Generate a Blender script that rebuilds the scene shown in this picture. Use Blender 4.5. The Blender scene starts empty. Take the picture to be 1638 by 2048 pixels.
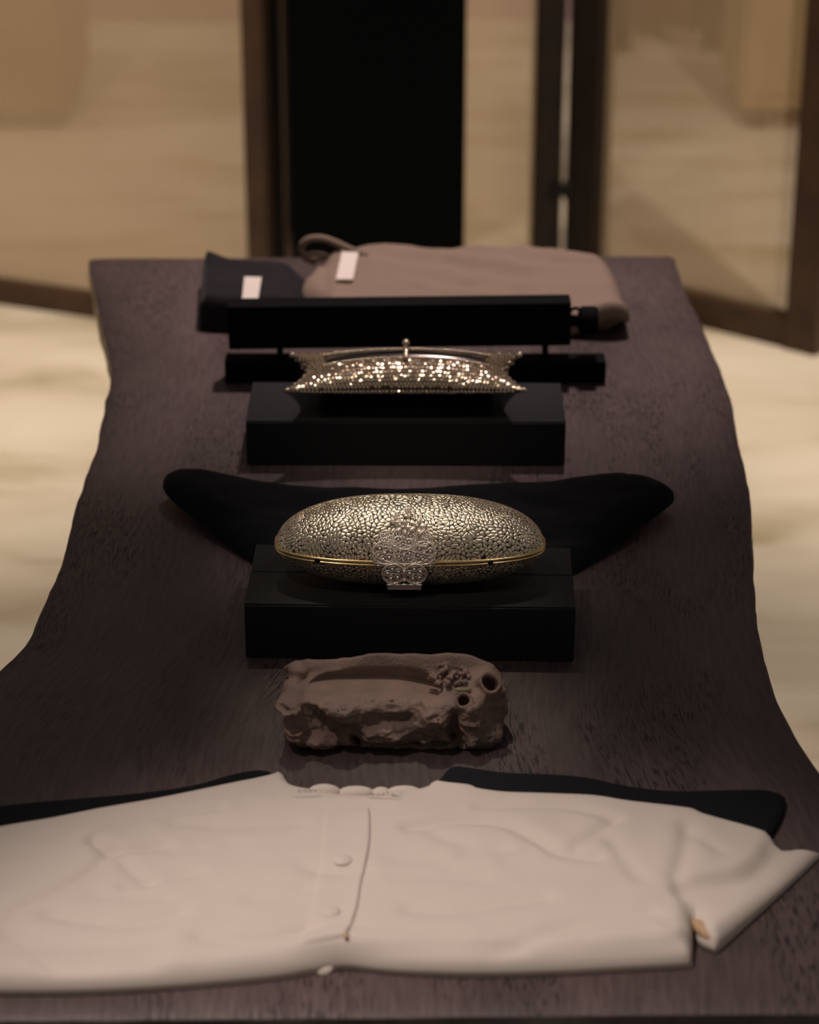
import bpy, bmesh, math, random
import numpy as np
from mathutils import Vector, Matrix, noise
from mathutils.geometry import delaunay_2d_cdt

random.seed(7); rng = np.random.default_rng(7)
scene = bpy.context.scene
COL = scene.collection

# ------------------------------------------------------------------ camera
CAM_Z, PITCH, FPX = 1.75, math.radians(24.7), 4835.0
cam_d = bpy.data.cameras.new('camera'); cam = bpy.data.objects.new('camera', cam_d); COL.objects.link(cam)
cam.location = (0, 0, CAM_Z); cam.rotation_euler = (math.pi/2 - PITCH, 0, 0)
cam_d.sensor_fit = 'VERTICAL'; cam_d.sensor_height = 36.0; cam_d.lens = FPX*36/2048
cam_d.dof.use_dof = True; cam_d.dof.focus_distance = 2.13; cam_d.dof.aperture_fstop = 5.1
cam_d.clip_start = .05
scene.camera = cam

# ------------------------------------------------------------------ world, lights, exposure
w = bpy.data.worlds.new('world'); scene.world = w; w.use_nodes = True
w.node_tree.nodes['Background'].inputs[0].default_value = (1.0, .90, .82, 1)
w.node_tree.nodes['Background'].inputs[1].default_value = .12
def spot(name, loc, aim, power, cone, blend=.6, col=(1, .87, .73), rad=.045):
    d = bpy.data.lights.new(name, 'SPOT'); o = bpy.data.objects.new(name, d); COL.objects.link(o)
    d.energy = power; d.spot_size = math.radians(cone); d.spot_blend = blend; d.color = col; d.shadow_soft_size = rad
    o.location = loc; o.rotation_euler = (Vector(aim)-Vector(loc)).to_track_quat('-Z', 'Y').to_euler()
    return o
spot('spot_shirt', (-.85, 1.25, 3.1), (.0, 1.33, .75), 185, 21, .9, (1, .86, .79))
spot('spot_garments', (.25, 3.3, 3.1), (0, 2.80, .75), 210, 32, 1.0, (1, .81, .78))
spot('spot_clutch', (-.75, 1.05, 3.1), (0, 2.02, .81), 66, 8, .7, rad=.05)
spot('spot_clutch_b', (.8, 1.2, 3.1), (0, 2.04, .81), 66, 8, .7, (1, .90, .82), rad=.05)
spot('spot_stone', (-.25, 2.75, 3.1), (0, 1.78, .77), 95, 7.5, .8, rad=.05)
spot('spot_sequin', (-.3, 1.5, 3.1), (0, 2.35, .82), 32, 8.5, .7, rad=.06)
spot('spot_sequin_b', (.45, 1.7, 3.1), (0, 2.35, .82), 32, 8.5, .7, rad=.06)
spot('spot_floor_left', (-2.1, 2.8, 3.2), (-2.0, 3.5, 0), 210, 74, .6)
spot('spot_floor_right', (2.1, 2.8, 3.2), (2.0, 3.5, 0), 210, 74, .6)
for i, x in enumerate((-1.9, 0, 1.9)):
    spot('spot_room', (x, 5.9, 3.2), (x, 6.8, 0), 85, 78, .7)
for x in (-1.25, 1.25):
    spot('spot_screen', (x, 3.15, 3.2), (x*.9, 4.9, .35), 380, 60, .8)
scene.view_settings.view_transform = 'Standard'; scene.view_settings.look = 'None'
scene.view_settings.exposure = 0.0; scene.view_settings.gamma = 1.0
scene.view_settings.use_curve_mapping = False

# ------------------------------------------------------------------ helpers
TZ = .75                                     # table top
SP, CP = math.sin(PITCH), math.cos(PITCH)
def P(px, py, z):
    """photo pixel -> world point at height z"""
    u, v = (px-819)/FPX, (1024-py)/FPX
    d = np.array([u, CP+v*SP, -SP+v*CP])
    t = (z-CAM_Z)/d[2]
    return np.array([0, 0, CAM_Z])+d*t
def PY(px, py, Y):
    """photo pixel -> world point at distance Y"""
    u, v = (px-819)/FPX, (1024-py)/FPX
    d = np.array([u, CP+v*SP, -SP+v*CP])
    return np.array([0, 0, CAM_Z])+d*(Y/d[1])
def sstep(a, b, x):
    t = np.clip((np.asarray(x, float)-a)/(b-a), 0, 1); return t*t*(3-2*t)

def mat(name, col, rough=.6, metal=0., spec=.5, sheen=0., noise_amt=0., noise_scale=20., bump=0., bump_scale=80., col2=None, coat=0., detail=4):
    m = bpy.data.materials.new(name); m.use_nodes = True
    nt = m.node_tree; b = nt.nodes['Principled BSDF']
    b.inputs['Base Color'].default_value = (*col, 1); b.inputs['Roughness'].default_value = rough
    b.inputs['Metallic'].default_value = metal; b.inputs['Specular IOR Level'].default_value = spec
    b.inputs['Sheen Weight'].default_value = sheen; b.inputs['Coat Weight'].default_value = coat
    tc = nt.nodes.new('ShaderNodeTexCoord')
    if col2 or noise_amt:
        n = nt.nodes.new('ShaderNodeTexNoise'); n.inputs['Scale'].default_value = noise_scale; n.inputs['Detail'].default_value = detail
        nt.links.new(tc.outputs['Object'], n.inputs['Vector'])
        r = nt.nodes.new('ShaderNodeMix'); r.data_type = 'RGBA'
        c2 = col2 or tuple(c*(1-noise_amt) for c in col)
        r.inputs['A'].default_value = (*col, 1); r.inputs['B'].default_value = (*c2, 1)
        mr = nt.nodes.new('ShaderNodeMapRange'); mr.inputs['From Min'].default_value = .35; mr.inputs['From Max'].default_value = .65
        nt.links.new(n.outputs['Fac'], mr.inputs['Value']); nt.links.new(mr.outputs['Result'], r.inputs['Factor'])
        nt.links.new(r.outputs['Result'], b.inputs['Base Color'])
    if bump:
        n = nt.nodes.new('ShaderNodeTexNoise'); n.inputs['Scale'].default_value = bump_scale; n.inputs['Detail'].default_value = 4
        nt.links.new(tc.outputs['Object'], n.inputs['Vector'])
        bp = nt.nodes.new('ShaderNodeBump'); bp.inputs['Strength'].default_value = bump; bp.inputs['Distance'].default_value = .002
        nt.links.new(n.outputs['Fac'], bp.inputs['Height']); nt.links.new(bp.outputs['Normal'], b.inputs['Normal'])
    return m

def link(name, me, m, parent=None):
    o = bpy.data.objects.new(name, me); COL.objects.link(o)
    if m is not None and not me.materials: me.materials.append(m)
    if parent is not None: o.parent = parent
    return o
def mesh(name, v, f, m, parent=None, smooth=True):
    me = bpy.data.meshes.new(name); me.from_pydata([tuple(map(float, p)) for p in v], [], [tuple(map(int, q)) for q in f]); me.update()
    if smooth: me.polygons.foreach_set('use_smooth', [True]*len(me.polygons))
    return link(name, me, m, parent)
def from_bm(name, bm, m, parent=None, smooth=False):
    me = bpy.data.meshes.new(name); bm.to_mesh(me); bm.free()
    if smooth: me.polygons.foreach_set('use_smooth', [True]*len(me.polygons))
    return link(name, me, m, parent)
def thing(name, label, cat, loc=(0, 0, 0), group=None):
    o = bpy.data.objects.new(name, None); COL.objects.link(o); o.location = loc
    o.empty_display_size = .05
    tag(o, label, cat, group); return o
def tag(o, label, cat, group=None):
    o['label'] = label; o['category'] = cat
    if group: o['group'] = group
    return o
def struct(o): o['kind'] = 'structure'; return o
def box(name, c, s, m, parent=None, bev=.0, rz=0., seg=2):
    """box centred at c (in the parent's space) with size s"""
    bm = bmesh.new(); bmesh.ops.create_cube(bm, size=1)
    bmesh.ops.scale(bm, vec=s, verts=bm.verts)
    if bev: bmesh.ops.bevel(bm, geom=bm.edges[:], offset=bev, segments=seg, affect='EDGES', profile=.6)
    bmesh.ops.rotate(bm, cent=(0, 0, 0), matrix=Matrix.Rotation(rz, 3, 'Z'), verts=bm.verts)
    bmesh.ops.translate(bm, vec=c, verts=bm.verts)
    return from_bm(name, bm, m, parent)
def tube_data(pts, r, n=10, closed=False, flat=1.0):
    pts = np.asarray(pts, float); N = len(pts); V = []; F = []
    rr = np.broadcast_to(np.asarray(r, float), (N,))
    up = np.array([0, 0, 1.])
    for i in range(N):
        a = pts[(i-1) % N] if (closed or i > 0) else pts[i]; b = pts[(i+1) % N] if (closed or i < N-1) else pts[i]
        t = b-a; t = t/(np.linalg.norm(t)+1e-12)
        s = np.cross(t, up if abs(t[2]) < .95 else np.array([0, 1., 0])); s /= np.linalg.norm(s); q = np.cross(s, t)
        for k in range(n):
            an = 2*math.pi*k/n
            V.append(pts[i]+rr[i]*(math.cos(an)*s*flat+math.sin(an)*q))
    M = N if closed else N-1
    for i in range(M):
        j = (i+1) % N
        for k in range(n):
            k2 = (k+1) % n
            F.append((i*n+k, i*n+k2, j*n+k2, j*n+k))
    if not closed:
        F.append(tuple(range(n-1, -1, -1))); F.append(tuple((N-1)*n+k for k in range(n)))
    return V, F
class MB:
    def __init__(s): s.v = []; s.f = []
    def add(s, v, f):
        o = len(s.v); s.v.extend(v); s.f.extend(tuple(i+o for i in q) for q in f)
    def tube(s, *a, **k): s.add(*tube_data(*a, **k))
    def ball(s, c, r, nu=8, nv=5, M=None):
        c = np.asarray(c, float); r = np.broadcast_to(np.asarray(r, float), (3,))
        V = []; F = []
        def tr(p):
            p = p*r
            return c+(M@p if M is not None else p)
        V.append(tr(np.array([0, 0, 1.])))
        for i in range(1, nv):
            th = math.pi*i/nv
            for k in range(nu):
                ph = 2*math.pi*k/nu
                V.append(tr(np.array([math.sin(th)*math.cos(ph), math.sin(th)*math.sin(ph), math.cos(th)])))
        V.append(tr(np.array([0, 0, -1.]))); L = len(V)-1
        for k in range(nu):
            k2 = (k+1) % nu
            F.append((0, 1+k, 1+k2)); F.append((L, L-nu+k2, L-nu+k))
            for i in range(nv-2):
                a = 1+i*nu; F.append((a+k, a+nu+k, a+nu+k2, a+k2))
        s.add(V, F)
    def build(s, name, m, parent=None, smooth=True): return mesh(name, s.v, s.f, m, parent, smooth)

def catmull(pts, n=8, closed=False):
    pts = np.asarray(pts, float); N = len(pts); out = []
    M = N if closed else N-1
    for i in range(M):
        g = (lambda k: pts[k % N]) if closed else (lambda k: pts[min(max(k, 0), N-1)])
        p0, p1, p2, p3 = g(i-1), g(i), g(i+1), g(i+2)
        for k in range(n):
            t = k/n
            out.append(.5*((2*p1)+(-p0+p2)*t+(2*p0-5*p1+4*p2-p3)*t*t+(-p0+3*p1-3*p2+p3)*t**3))
    if not closed: out.append(pts[-1])
    return np.array(out)
def resample(pts, step, closed=True):
    pts = np.asarray(pts, float)
    if closed: pts = np.vstack([pts, pts[:1]])
    d = np.r_[0, np.cumsum(np.linalg.norm(np.diff(pts, axis=0), axis=1))]
    n = max(8, int(d[-1]/step)); s = np.linspace(0, d[-1], n+(0 if closed else 1), endpoint=not closed)
    return np.stack([np.interp(s, d, pts[:, i]) for i in range(pts.shape[1])], 1)
def seg_dist(q, poly, closed=True):
    """distance from points q (M,2) to a polyline"""
    q = np.asarray(q, float); a = np.asarray(poly, float)
    b = np.roll(a, -1, 0) if closed else a[1:]
    a = a if closed else a[:-1]
    best = np.full(len(q), 1e9)
    for A, B in zip(a, b):
        d = B-A; L = d@d+1e-15
        t = np.clip(((q-A)@d)/L, 0, 1)
        best = np.minimum(best, ((q-A-t[:, None]*d)**2).sum(1))
    return np.sqrt(best)
def inside(q, poly):
    q = np.asarray(q, float); a = np.asarray(poly, float); b = np.roll(a, -1, 0)
    r = np.zeros(len(q), bool)
    for (x1, y1), (x2, y2) in zip(a, b):
        if y1 == y2: continue
        c = ((y1 > q[:, 1]) != (y2 > q[:, 1])) & (q[:, 0] < (x2-x1)*(q[:, 1]-y1)/(y2-y1)+x1)
        r ^= c
    return r
def area2(p): return .5*np.sum(p[:, 0]*np.roll(p[:, 1], -1)-np.roll(p[:, 0], -1)*p[:, 1])
def plate(outline, sp, rings=()):
    """triangulate an outline with inner points; -> points, triangles, distance to the edge, number of edge points"""
    o = np.asarray(outline, float)
    if area2(o) < 0: o = o[::-1]
    nb = len(o)
    x0, y0 = o.min(0); x1, y1 = o.max(0)
    gx, gy = np.meshgrid(np.arange(x0, x1, sp), np.arange(y0, y1, sp*.866)); gx = gx+(np.arange(gx.shape[0]) % 2)[:, None]*sp*.5
    g = np.stack([gx.ravel(), gy.ravel()], 1); g = g+rng.uniform(-.08, .08, g.shape)*sp
    g = g[inside(g, o)]; d = seg_dist(g, o)
    rmax = max(rings) if rings else 0
    g = g[d > rmax+sp*.55]
    allp = [o]
    if rings:
        t = np.roll(o, -1, 0)-np.roll(o, 1, 0); t /= np.linalg.norm(t, axis=1)[:, None]
        nrm = np.stack([-t[:, 1], t[:, 0]], 1)
        for r in rings:
            q = o+nrm*r; k = inside(q, o); q = q[k]; q = q[seg_dist(q, o) > r*.93]; allp.append(q)
    allp.append(g); pts = np.vstack(allp)
    res = delaunay_2d_cdt([Vector(p) for p in pts], [], [list(range(nb))], 1, 1e-7)
    V = np.array([tuple(p) for p in res[0]]); T = [tuple(f) for f in res[2]]
    d = seg_dist(V, o); d[d < 1e-6] = 0
    return V, T, d
def cloth(name, outline, sp, top, bot, m, parent=None, rings=(.0006, .002, .0045, .008), edge=.4):
    """closed soft body over an outline: top(x,y,d) and bot(x,y,d) give heights, d = distance to the edge"""
    V, T, d = plate(outline, sp, rings)
    x, y = V[:, 0], V[:, 1]
    zt = top(x, y, d); zb = np.minimum(bot(x, y, d), zt-1e-4)
    on = d == 0
    n = len(V); vt = np.stack([x, y, zt], 1); vt[on, 2] = zb[on]+(zt[on]-zb[on])*edge
    idx = np.arange(n); bi = np.where(on)[0]
    inn = np.where(~on)[0]; mp = idx.copy(); mp[inn] = n+np.arange(len(inn))
    vb = np.stack([x, y, zb], 1)[inn]
    F = list(T)+[(mp[c], mp[b], mp[a]) for a, b, c in T]
    return mesh(name, np.vstack([vt, vb]), F, m, parent)
def round_edge(d, r, H):
    t = np.clip(1-d/r, 0, 1); return H*np.sqrt(np.clip(1-t*t, 0, 1))
class VNoise:
    """smooth value noise over numpy arrays"""
    def __init__(s, seed): s.t = np.random.default_rng(seed).uniform(-1, 1, (32, 32, 32))
    def __call__(s, x, y, z=0.):
        x, y, z = np.broadcast_arrays(np.asarray(x, float), y, z)
        def f(a):
            i = np.floor(a).astype(int); t = a-i; return i % 32, (i+1) % 32, t*t*t*(t*(6*t-15)+10)
        a0, a1, u = f(x); b0, b1, v = f(y); c0, c1, w_ = f(z); T = s.t
        l = lambda p, q, t: p+(q-p)*t
        return l(l(l(T[a0, b0, c0], T[a1, b0, c0], u), l(T[a0, b1, c0], T[a1, b1, c0], u), v),
                 l(l(T[a0, b0, c1], T[a1, b0, c1], u), l(T[a0, b1, c1], T[a1, b1, c1], u), v), w_)
    def fbm(s, x, y, z=0., o=4):
        r = 0; a = 1.
        for k in range(o): r = r+a*s(x*2**k+17*k, y*2**k+9*k, z*2**k+5*k); a *= .5
        return r
VN = VNoise(3)

# ------------------------------------------------------------------ materials
M_box = mat('black_book_cloth', (.0085, .009, .010), .62, spec=.3, bump=.25, bump_scale=1400)
M_velvet = mat('black_velvet', (.003, .003, .0042), .9, spec=.08, sheen=.05, bump=.4, bump_scale=300)
M_stand = mat('black_stand', (.0025, .0025, .0035), .8, spec=.1)
M_shirt = mat('cream_cotton', (.655, .565, .495), .85, spec=.2, sheen=.15, bump=.12, bump_scale=1500)
M_shirtback = mat('tan_lining', (.50, .33, .20), .85, spec=.2)
M_print = mat('grey_print', (.38, .32, .28), .8)
M_blackcloth = mat('black_cotton', (.008, .0085, .011), .85, spec=.15, bump=.2, bump_scale=1500)
M_navy = mat('dark_navy_cloth', (.013, .010, .012), .85, spec=.15, sheen=.08, bump=.2, bump_scale=900)
M_taupe = mat('taupe_linen', (.265, .192, .146), .88, spec=.15, bump=.2, bump_scale=900)
M_label = mat('white_label', (.80, .70, .62), .8)
M_silver = mat('engraved_silver', (.88, .75, .57), .32, .92, noise_amt=.25, noise_scale=60)
M_niello = mat('dark_niello', (.010, .008, .007), .45, .3)
M_gold = mat('gold_rim', (.80, .60, .32), .24, 1.0, noise_amt=.25, noise_scale=90)
M_jewel = mat('jewelled_silver', (.92, .80, .70), .34, .75)
M_gem = mat('clear_gem', (.97, .89, .83), .18, .85)
M_bead = mat('gilt_bead', (.82, .67, .52), .18, 1.0)
M_bagcloth = mat('bronze_mesh', (.10, .07, .04), .5, .6)
M_darkmetal = mat('dark_polished_metal', (.10, .085, .08), .18, 1.0)
M_darkwood = mat('dark_shaded_wood', (.014, .0075, .005), .5, spec=.3, col2=(.008, .0045, .003), noise_scale=14)  # darker copy: shade on the middle screen posts is put into the colour
M_litwood = mat('lit_screen_wood', (.055, .027, .014), .5, spec=.3, col2=(.035, .017, .009), noise_scale=14)  # same screen wood with its lit look in the colour, for brighter posts
M_black = mat('matt_black_panel', (.0012, .0017, .0021), .8, spec=.05)
M_hinge = mat('black_iron', (.012, .012, .012), .4, .8)
M_wall = mat('mauve_wall', (.42, .27, .30), .85, noise_amt=.2, noise_scale=1.5)
M_cab = mat('brown_cabinet', (.20, .115, .06), .6, noise_amt=.2, noise_scale=4)
M_bench = mat('ochre_cabinet', (.36, .25, .12), .6, noise_amt=.2, noise_scale=4)

def floor_mat():
    m = mat('pale_stone_floor', (.66, .54, .395), .5, spec=.3)
    nt = m.node_tree; b = nt.nodes['Principled BSDF']; L = nt.links.new
    tc = nt.nodes['Texture Coordinate']
    mp = nt.nodes.new('ShaderNodeMapping'); mp.inputs['Scale'].default_value = (1.5, 4.2, 1); mp.inputs['Rotation'].default_value = (0, 0, .15)
    L(tc.outputs['Object'], mp.inputs['Vector'])
    n = nt.nodes.new('ShaderNodeTexNoise'); n.inputs['Scale'].default_value = 1.3; n.inputs['Detail'].default_value = 4; n.inputs['Distortion'].default_value = .6
    L(mp.outputs['Vector'], n.inputs['Vector'])
    cr = nt.nodes.new('ShaderNodeValToRGB'); e = cr.color_ramp.elements
    e[0].position = .33; e[0].color = (.40, .33, .21, 1); e[1].position = .66; e[1].color = (.66, .575, .46, 1)
    k = cr.color_ramp.elements.new(.47); k.color = (.58, .49, .38, 1)
    L(n.outputs['Fac'], cr.inputs['Fac']); L(cr.outputs['Color'], b.inputs['Base Color'])
    return m
M_floor = floor_mat()

def cane_mat():
    m = bpy.data.materials.new('woven_cane'); m.use_nodes = True
    nt = m.node_tree; nt.nodes.clear(); L = nt.links.new
    N = nt.nodes.new
    out = N('ShaderNodeOutputMaterial'); tc = N('ShaderNodeTexCoord'); sp_ = N('ShaderNodeSeparateXYZ'); L(tc.outputs['UV'], sp_.inputs[0])
    def strand(sock):
        a = N('ShaderNodeMath'); a.operation = 'FRACT'
        s = N('ShaderNodeMath'); s.operation = 'MULTIPLY'; s.inputs[1].default_value = 1/.0062
        L(sock, s.inputs[0]); L(s.outputs[0], a.inputs[0])
        g = N('ShaderNodeMath'); g.operation = 'GREATER_THAN'; g.inputs[1].default_value = .56; L(a.outputs[0], g.inputs[0])
        return g.outputs[0]
    mx = N('ShaderNodeMath'); mx.operation = 'MAXIMUM'
    L(strand(sp_.outputs[0]), mx.inputs[0]); L(strand(sp_.outputs[1]), mx.inputs[1])
    nz = N('ShaderNodeTexNoise'); nz.inputs['Scale'].default_value = 3.0; L(tc.outputs['UV'], nz.inputs['Vector'])
    c = N('ShaderNodeMix'); c.data_type = 'RGBA'; c.inputs['A'].default_value = (.63, .475, .305, 1); c.inputs['B'].default_value = (.50, .36, .22, 1)
    L(nz.outputs['Fac'], c.inputs['Factor'])
    df = N('ShaderNodeBsdfDiffuse'); L(c.outputs['Result'], df.inputs['Color'])
    tl = N('ShaderNodeBsdfTranslucent'); L(c.outputs['Result'], tl.inputs['Color'])
    m1 = N('ShaderNodeMixShader'); m1.inputs[0].default_value = .4; L(df.outputs[0], m1.inputs[1]); L(tl.outputs[0], m1.inputs[2])
    tr = N('ShaderNodeBsdfTransparent')
    m2 = N('ShaderNodeMixShader'); L(mx.outputs[0], m2.inputs[0]); L(tr.outputs[0], m2.inputs[1]); L(m1.outputs[0], m2.inputs[2])
    L(m2.outputs[0], out.inputs[0])
    return m
M_cane = cane_mat()

def wood_mat():
    m = mat('dark_stained_wood', (.05, .036, .034), .52, spec=.38)
    nt = m.node_tree; b = nt.nodes['Principled BSDF']; L = nt.links.new; N = nt.nodes.new
    at = N('ShaderNodeAttribute'); at.attribute_name = 'grain'
    def nz(sc, scale, det, dist=0.):
        mp = N('ShaderNodeMapping'); mp.inputs['Scale'].default_value = sc; L(at.outputs['Vector'], mp.inputs['Vector'])
        n = N('ShaderNodeTexNoise'); n.inputs['Scale'].default_value = scale; n.inputs['Detail'].default_value = det; n.inputs['Distortion'].default_value = dist
        L(mp.outputs['Vector'], n.inputs['Vector']); return n.outputs['Fac']
    big = nz((1, .35, 1), 6, 3, .8)
    pores = nz((1, .09, 1), 620, 2, .2)
    patch = nz((1, .3, 1), 13, 3, 1.0)
    fine = nz((1, .12, 1), 240, 4)
    cr = N('ShaderNodeValToRGB'); e = cr.color_ramp.elements
    e[0].position = .3; e[0].color = (.062, .043, .042, 1); e[1].position = .7; e[1].color = (.116, .078, .077, 1)
    L(big, cr.inputs['Fac'])
    # pores: dark flecks gathered in patches
    r1 = N('ShaderNodeMapRange'); r1.inputs['From Min'].default_value = .54; r1.inputs['From Max'].default_value = .64; L(pores, r1.inputs['Value'])
    r2 = N('ShaderNodeMapRange'); r2.inputs['From Min'].default_value = .46; r2.inputs['From Max'].default_value = .64; L(patch, r2.inputs['Value'])
    mu = N('ShaderNodeMath'); mu.operation = 'MULTIPLY'; L(r1.outputs[0], mu.inputs[0]); L(r2.outputs[0], mu.inputs[1])
    mx = N('ShaderNodeMix'); mx.data_type = 'RGBA'; L(mu.outputs[0], mx.inputs['Factor']); L(cr.outputs['Color'], mx.inputs['A'])
    mx.inputs['B'].default_value = (.014, .011, .011, 1)
    fr = N('ShaderNodeMapRange'); fr.inputs['From Min'].default_value = .3; fr.inputs['From Max'].default_value = .7; fr.inputs['To Min'].default_value = .72; fr.inputs['To Max'].default_value = 1.18; L(fine, fr.inputs['Value'])
    vm = N('ShaderNodeVectorMath'); vm.operation = 'SCALE'; L(mx.outputs['Result'], vm.inputs[0]); L(fr.outputs[0], vm.inputs['Scale'])
    L(vm.outputs[0], b.inputs['Base Color'])
    ad = N('ShaderNodeMath'); ad.operation = 'MULTIPLY_ADD'; L(mu.outputs[0], ad.inputs[0]); ad.inputs[1].default_value = -.8; L(fine, ad.inputs[2])
    bp = N('ShaderNodeBump'); bp.inputs['Strength'].default_value = .5; bp.inputs['Distance'].default_value = .0014; L(ad.outputs[0], bp.inputs['Height'])
    L(bp.outputs['Normal'], b.inputs['Normal'])
    return m
M_wood = wood_mat()
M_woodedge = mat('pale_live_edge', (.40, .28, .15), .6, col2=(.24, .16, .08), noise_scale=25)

# ------------------------------------------------------------------ setting
struct(mesh('floor', [(-7, -2, 0), (7, -2, 0), (7, 9, 0), (-7, 9, 0)], [(0, 1, 2, 3)], M_floor, smooth=False))
WY = P(819, 42, 0)[1]
struct(box('wall_back', (0, WY+.06, 1.6), (14, .12, 3.2), M_wall))

# ------------------------------------------------------------------ folding screens
def screen_panel(root, A, B, H=1.95, post_a=.05, post_b=.05, rail=.05, th=.035, mwood=M_darkwood, mpost_b=None):
    """panel from A to B (floor points): two posts, two rails, woven cane"""
    A = np.array(A[:2]); B = np.array(B[:2]); d = B-A; Ln = np.linalg.norm(d); ang = math.atan2(d[1], d[0]); u = d/Ln
    base = np.array(root.location[:2])
    def bx(nm, s0, s1, z0, z1, m, t=th):
        c = A+u*(s0+s1)/2-base
        return box(nm, (c[0], c[1], (z0+z1)/2), (s1-s0, t, z1-z0), m, root, bev=.003, rz=ang)
    bx('post', 0, post_a, 0, H, mwood); bx('post', Ln-post_b, Ln, 0, H, mpost_b or mwood)
    bx('rail', post_a, Ln-post_b, .004, .004+rail, M_litwood, th*.9); bx('rail', post_a, Ln-post_b, H-rail, H, mwood, th*.9)
    s0, s1 = post_a, Ln-post_b; V = []
    for s, z in ((s0, rail), (s1, rail), (s1, H-rail), (s0, H-rail)):
        q = A+u*s-base; V.append((q[0], q[1], z))
    o = mesh('cane_weave', V, [(0, 1, 2, 3)], M_cane, root, smooth=False)
    uv = o.data.uv_layers.new(name='UVMap')
    for k, (s, z) in enumerate(((s0, rail), (s1, rail), (s1, H-rail), (s0, H-rail))): uv.data[k].uv = (s, z)
A0, A1 = P(0, 605, 0), P(185, 632, 0)
du = (A1-A0)/np.linalg.norm(A1-A0)
# far right end of that panel under pixel column 553
best = min(np.linspace(0, 1.2, 400), key=lambda s: abs(819+FPX*(A0+du*s)[0]/((A0+du*s)[1]*CP+(CAM_Z)*SP)-548))
LB = A0+du*best; LA = A0-du*.55
t = thing('folding_screen', 'woven cane screen in front of the brown cabinet, its second leaf folded straight back', 'screen', (LA[0], LA[1], 0), 'cane screens')
screen_panel(t, LA, LB, post_b=.047, rail=.052, mpost_b=M_litwood)
LC = np.array([LB[0]+.012, LB[1]+.03, 0]); LD = np.array([PY(571, 300, LB[1]+.62)[0], LB[1]+.62, 0])
screen_panel(t, LC, LD, post_b=.047, rail=.052, th=.03)
R0, R1 = P(1405, 645, 0), P(1590, 692, 0)
dr = (R1-R0)/np.linalg.norm(R1-R0)
def along(o_, d_, px, lo, hi):
    return o_+d_*min(np.linspace(lo, hi, 1200), key=lambda s: abs(819+FPX*(o_+d_*s)[0]/((o_+d_*s)[1]*CP+CAM_Z*SP)-px))
RA = along(R0, dr, 1141, -1.2, 0); RB = along(R0, dr, 1645, 0, .5)
t = thing('folding_screen', 'hinged two-panel woven cane screen with brown wood posts by the wide table end', 'screen', (RA[0], RA[1], 0), 'cane screens')
screen_panel(t, RA, RB, post_a=.075, post_b=.075, rail=.06, th=.06, mpost_b=M_litwood)
MB1 = along(RA, np.array([-1., 0, 0]), 1109, 0, .3)
MA1 = MB1+np.array([-.36, -.16, 0])
screen_panel(t, MA1, MB1, post_a=.04, post_b=.058, rail=.06, th=.045)
hz = PY(1124, 380, RA[1]-.035)[2]
hc = (RA+MB1)/2-np.array(t.location)
box('hinge', (hc[0], hc[1]-.034, hz), (.066, .006, .03), M_hinge, t, bev=.002)
mb = MB(); mb.tube([(hc[0], hc[1]-.03, hz-.02), (hc[0], hc[1]-.03, hz+.02)], .006, 10); mb.build('hinge_pin', M_hinge, t)

# black plinth behind the table
pl, pr = PY(579, 240, 4.25), PY(931, 240, 4.25)
t = thing('display_plinth', 'tall matt black rectangular plinth between the cane screens', 'plinth', ((pl[0]+pr[0])/2, 4.33, 0))
box('column', (0, 0, 1.0), (pr[0]-pl[0], .16, 2.0), M_black, t, bev=.003)
box('foot', (0, 0, .02), (pr[0]-pl[0]+.02, .18, .04), M_black, t, bev=.003)

# blurred furniture seen through the cane
c = P(138, 262, 0)
t = thing('cabinet', 'brown wooden cabinet standing behind the cane screen', 'cabinet', (c[0]-.5, c[1]+.25, 0))
box('body', (0, 0, .475), (1.0, .5, .85), M_cab, t, bev=.004); box('plinth_base', (0, .02, .025), (.96, .44, .05), M_darkwood, t)
for s in (-1, 1):
    d_ = box('door', (s*.248, -.256, .475), (.485, .014, .80), M_cab, t, bev=.003)
    box('knob', (s*.04, -.272, .5), (.02, .02, .02), M_hinge, d_, bev=.004)
box('top', (0, 0, .915), (1.04, .54, .03), M_cab, t, bev=.004)
c = P(1478, 262, 0)
t = thing('sideboard', 'ochre wooden sideboard behind the cane screen with brown posts', 'sideboard', (c[0]+.5, c[1]+.22, 0))
box('body', (0, 0, .45), (1.0, .44, .78), M_bench, t, bev=.004)
for sx in (-.45, .45):
    for sy in (-.17, .17): box('leg', (sx, sy, .03), (.05, .05, .06), M_darkwood, t)
for k in range(2): box('drawer_front', (-.245+.49*k, -.226, .45), (.475, .012, .70), M_bench, t, bev=.003)
box('top', (0, 0, .855), (1.04, .48, .03), M_bench, t, bev=.004)
c = P(1232, 48, 0)
t = thing('stool', 'dark wooden stool against the mauve wall', 'stool', (c[0]+.12, c[1]-.2, 0))
for sx in (-.14, .14):
    for sy in (-.14, .14): box('leg', (sx, sy, .22), (.07, .05, .44), M_darkwood, t, bev=.003)
box('seat', (0, 0, .46), (.36, .36, .04), M_darkwood, t, bev=.006)

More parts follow.
